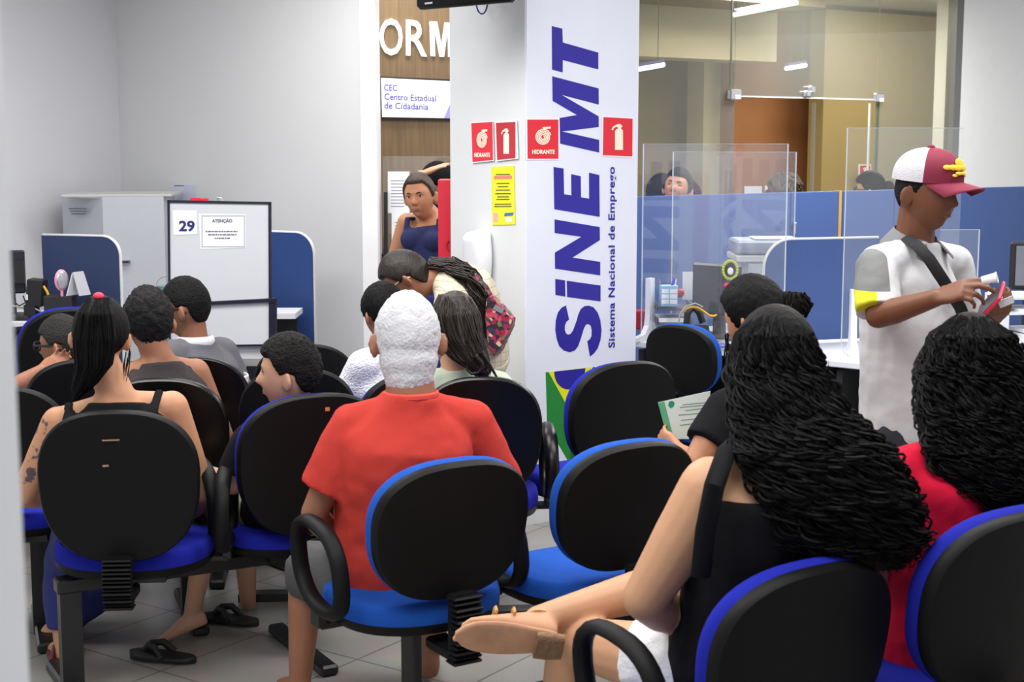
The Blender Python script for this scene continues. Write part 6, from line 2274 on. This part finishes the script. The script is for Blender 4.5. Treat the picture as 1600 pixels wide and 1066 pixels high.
M_mar = mat('maroon cap cloth', S(116, 18, 50), .8, bump=.1, bscale=300)
dome(radians(20), radians(160), M_mar, 'cap_front')
dome(radians(160), radians(380), mat('white cap mesh', S(214, 212, 220), .8, bump=.8, bscale=350), 'cap_back')
b = MB()
top_, bot_ = [], []
rows = []
for i in range(8):
    u = i / 7
    row = []
    for j in range(17):
        v = -1 + 2 * j / 16
        ang = v * radians(64)
        x0, y0 = .088 * sin(ang), .108 * cos(ang)
        ext = .082 * u * (1 - .22 * v * v)
        row.append(J['hd'] + R @ Vector((x0 * (1 - .05 * u), y0 + ext, .046 - .010 * u - .030 * v * v * (.4 + .6 * u))))
    rows.append(row)
vs = [p for r_ in rows for p in r_] + [p - R @ Vector((0, 0, .005)) for r_ in rows for p in r_]
n0 = 8 * 17
fs = []
for i in range(7):
    for j in range(16):
        p = i * 17 + j
        fs.append((p, p + 1, p + 18, p + 17))
        fs.append((n0 + p, n0 + p + 17, n0 + p + 18, n0 + p + 1))
for j in range(16):
    p = 7 * 17 + j
    fs.append((p, p + 1, n0 + p + 1, n0 + p))
for i in range(7):
    p = i * 17
    fs.append((p, p + 17, n0 + p + 17, n0 + p))
    fs.append((p + 16, n0 + p + 16, n0 + p + 33, p + 33))
b.add(vs, fs)
b.build('cap_brim', M_mar, t)
MB().ell(J['hd'] + R @ Vector((0, 0, .142)), (.012, .012, .007), R).build('cap_button', M_mar, t)
M_emb = mat('yellow embroidery', S(232, 190, 50), .7)
b = MB()


def on_cap(a, h, o=.003):
    """point on the cap front: a degrees from straight ahead, h height above the brim"""
    th = math.acos(min(1, max(0, (h / .102)) ** (1 / .8)))
    aa = radians(90 - a)
    x, y, z = sin(th) * cos(aa) * .090, sin(th) * sin(aa) * .112, .038 + h
    fr_ = sin(aa) * sin(th)
    return J['hd'] + R @ (Vector((x, y * (1 + .04 * fr_) - .002, z + .012 * fr_ * cos(th))) * (1 + o / .11))


for a, h, w, hh in ((0, .056, .022, .016), (-8, .045, .022, .010), (8, .045, .022, .010), (-20, .045, .018, .009), (20, .045, .018, .009), (-32, .045, .014, .008), (32, .045, .014, .008), (-5, .030, .016, .006), (8, .030, .016, .006), (-16, .024, .010, .005), (18, .024, .010, .005)):
    p = on_cap(a, h)
    Re = R @ Matrix.Rotation(radians(-a), 3, 'Z') @ Matrix.Rotation(radians(22), 3, 'X')
    b.ell(p, (w, .0028, hh), Re)
b.build('cap_emblem', M_emb, t)
# shoulder strap across the chest
b = MB()
bag_pts = [P(1412, 372, 4.66), P(1416, 372, 4.56), P(1434, 385, 4.46), P(1452, 405, 4.43), P(1475, 440, 4.42), P(1500, 480, 4.46), P(1520, 530, 4.52)]
b.tube(bag_pts, .006, 8, sx=3.0, up=(1, -.3, .6))
b.build('bag_strap', mat('black webbing', S(18, 18, 22), .8), t)
# held things
cu_ = thing('paper_cup', 'small white cup pinched in the right hand of the man in the cap', 'cup', P(1548, 436, 4.08))
c = P(1547, 436, 4.06)
ax_ = (P(1560, 433, 4.06) - P(1530, 439, 4.08)).normalized()
MB().rings([(c - ax_ * .022, ax_.orthogonal().normalized(), ax_.cross(ax_.orthogonal()).normalized(), .011, .011), (c + ax_ * .018, ax_.orthogonal().normalized(), ax_.cross(ax_.orthogonal()).normalized(), .014, .014)], 18).build('cup_wall', M_paper, cu_)
MB().tube([c + ax_ * .018 + (ax_.orthogonal().normalized() * cos(a) + ax_.cross(ax_.orthogonal()).normalized() * sin(a)) * .0145 for a in [2 * pi * i / 16 for i in range(16)]], .002, 6, closed=True).build('rim', M_white, cu_)
pho = thing('mobile_phone', 'pink red cased phone in the left hand of the man in the cap', 'phone', P(1550, 480, 4.45))
a_, b__ = P(1528, 494, 4.5), P(1568, 452, 4.38)
dv = (b__ - a_)
L_ = .148
dz = dv.normalized()
nx = Vector((-.3, -.45, .6))
nx = (nx - dz * nx.dot(dz)).normalized()
Rp = Matrix((dz.cross(nx), nx, dz)).transposed()
cph = (a_ + b__) / 2
MB().box(cph, (.074, .011, L_), Rp, bevel=.005).build('case', mat('pink red case', S(222, 42, 80), .4), pho)
MB().box(cph + nx * .006, (.064, .002, L_ - .012), Rp).build('screen', mat('dark phone glass', S(40, 30, 36), .15), pho, smooth=False)
MB().box(P(1572, 472, 4.4), (.045, .003, .022), Matrix.Rotation(-.4, 3, 'Y')).build('card', mat('clear plastic card', S(200, 204, 210), .2), pho, smooth=False)

# ---- people behind the blue partition



def bust(px, py, Y, yaw, label, sk, pitch=0, roll=0, hs=1.0, top=None):
    J = standing(px, py, Y, yaw)
    t = person(label, J['pv'])
    R = rotm(yaw, pitch, roll)
    body(t, J, R, sk, hs=hs, voxel=.006, sm=2, W=W1)
    shirt(t, J, top or M_blk_cot, W1)
    bottoms(t, J, M_jean, W1, to=1.9, name='trousers', top=.5)
    return t, J, R


t, J, R = bust(1058, 296, 9.0, 160, 'child with closed eyes and dark hair behind the acrylic screen', SK_TAN, pitch=16, roll=-8)
face_parts(t, J['hd'], R, 1.0, eyes='closed')
b = MB()
hair_cap(b, J['hd'], R, 1.0, thick=.014, nape=-.085, front=.058, side=-.02, top=.008)
strands(b, [HR(1072, 280, 9.02, .04, .05), HR(1082, 300, 9.04, .045, .05), HR(1086, 325, 9.04, .03, .03)], 50, rc=.008, turns=1.5, r=.004, core=.9, seed=44, steps=20)
b.build('hair', H_BLK, t)
t, J, R = bust(1034, 304, 9.4, -60, 'person with short dark hair behind the child at the acrylic screen', SK_MB)
b = MB()
hair_cap(b, J['hd'], R, 1.0, thick=.012, nape=-.07, front=.055, side=0, top=.008)
b.build('hair', H_BLK, t)
t, J, R = bust(1222, 304, 9.55, 70, 'person with golden brown dreadlocks behind the blue partition', SK_BR)
b = MB()
hair_cap(b, J['hd'], R, 1.0, thick=.016, nape=-.085, front=.055, side=-.02, top=.008)
hc = J['hd']
strands(b, [(hc + Vector((0, .01, .14)), Vector((1, 0, 0)), Vector((0, 1, 0)), .03, .03), (hc + Vector((.01, .01, .12)), Vector((1, 0, 0)), Vector((0, 1, 0)), .075, .08), (hc + Vector((.015, .02, .06)), Vector((1, 0, 0)), Vector((0, 1, 0)), .108, .11), (hc + Vector((.02, .03, -.02)), Vector((1, 0, 0)), Vector((0, 1, 0)), .112, .11), (hc + Vector((.02, .03, -.10)), Vector((1, 0, 0)), Vector((0, 1, 0)), .10, .10)],
        120, rc=.008, turns=3, r=.0085, core=.8, seed=41, t0=(0, .2), t1=(.6, 1), steps=30, arc=(-.6 * pi, .75 * pi))
b.build('hair', H_GLD, t)
glasses(t, J['hd'], R, 1.0, M_black)
t, J, R = bust(1359, 299, 10.1, 68, 'woman with glasses and black tied hair seen over the partition by the tan post', SK_LT)
face_parts(t, J['hd'], R, 1.0)
b = MB()
hair_cap(b, J['hd'], R, 1.0, thick=.014, nape=-.075, front=.052, side=-.0, top=.012, noise_a=.002)
b.ell(J['hd'] + R @ Vector((0, -.125, .015)), (.035, .04, .06), R)
b.build('hair', H_BLK, t)
glasses(t, J['hd'], R, 1.0, M_black)
for x0, x1, y0, l in ((1163, 1190, 291, 'larger white paper taped behind the blue partition top'), (1195, 1204, 290, 'narrow white paper beside the dreadlocked person')):
    q = off_plane(PP, 1.4)
    o = poly(q, rectpts(x0, y0, x1, y0 + 30), 0, .003, 'wall_paper_sheet', M_paper)
    tag(o, l, 'paper')


# details that sit on a part become sub-parts of it
NEST = {'print_lines': 'sheet', 'green_margin': 'sheet', 'seal': 'sheet', 'pink_stripe': 'sheet', 'pink_logo': 'sheet', 'blue_logo': 'sheet', 'white_logo': 'sheet',
        'border': 'sheet', 'cap_emblem': 'cap_front', 'cap_button': 'cap_back', 'pictogram': 'red_face', 'handle_label': 'handle', 'mirror_glass': 'frame',
        'scratch': 'back_shell', 'print_line': 'sheet', 'left_page': 'sheet', 'violet_corner': 'lit_face', 'white_labels': 'cup', 'sticker': 'case', 'keys': 'case',
        'hair_tie': 'hair', 'push_bar': 'cover', 'label_mark': 'cover', 'white_stripes': 'sweater', 'screen': 'case'}
for o in list(bpy.data.objects):
    st = o.name.split('.')[0]
    if o.parent and st in NEST:
        sib = [q for q in o.parent.children if q.name.split('.')[0] == NEST[st]]
        if sib and sib[0] is not o:
            o.parent = sib[0]
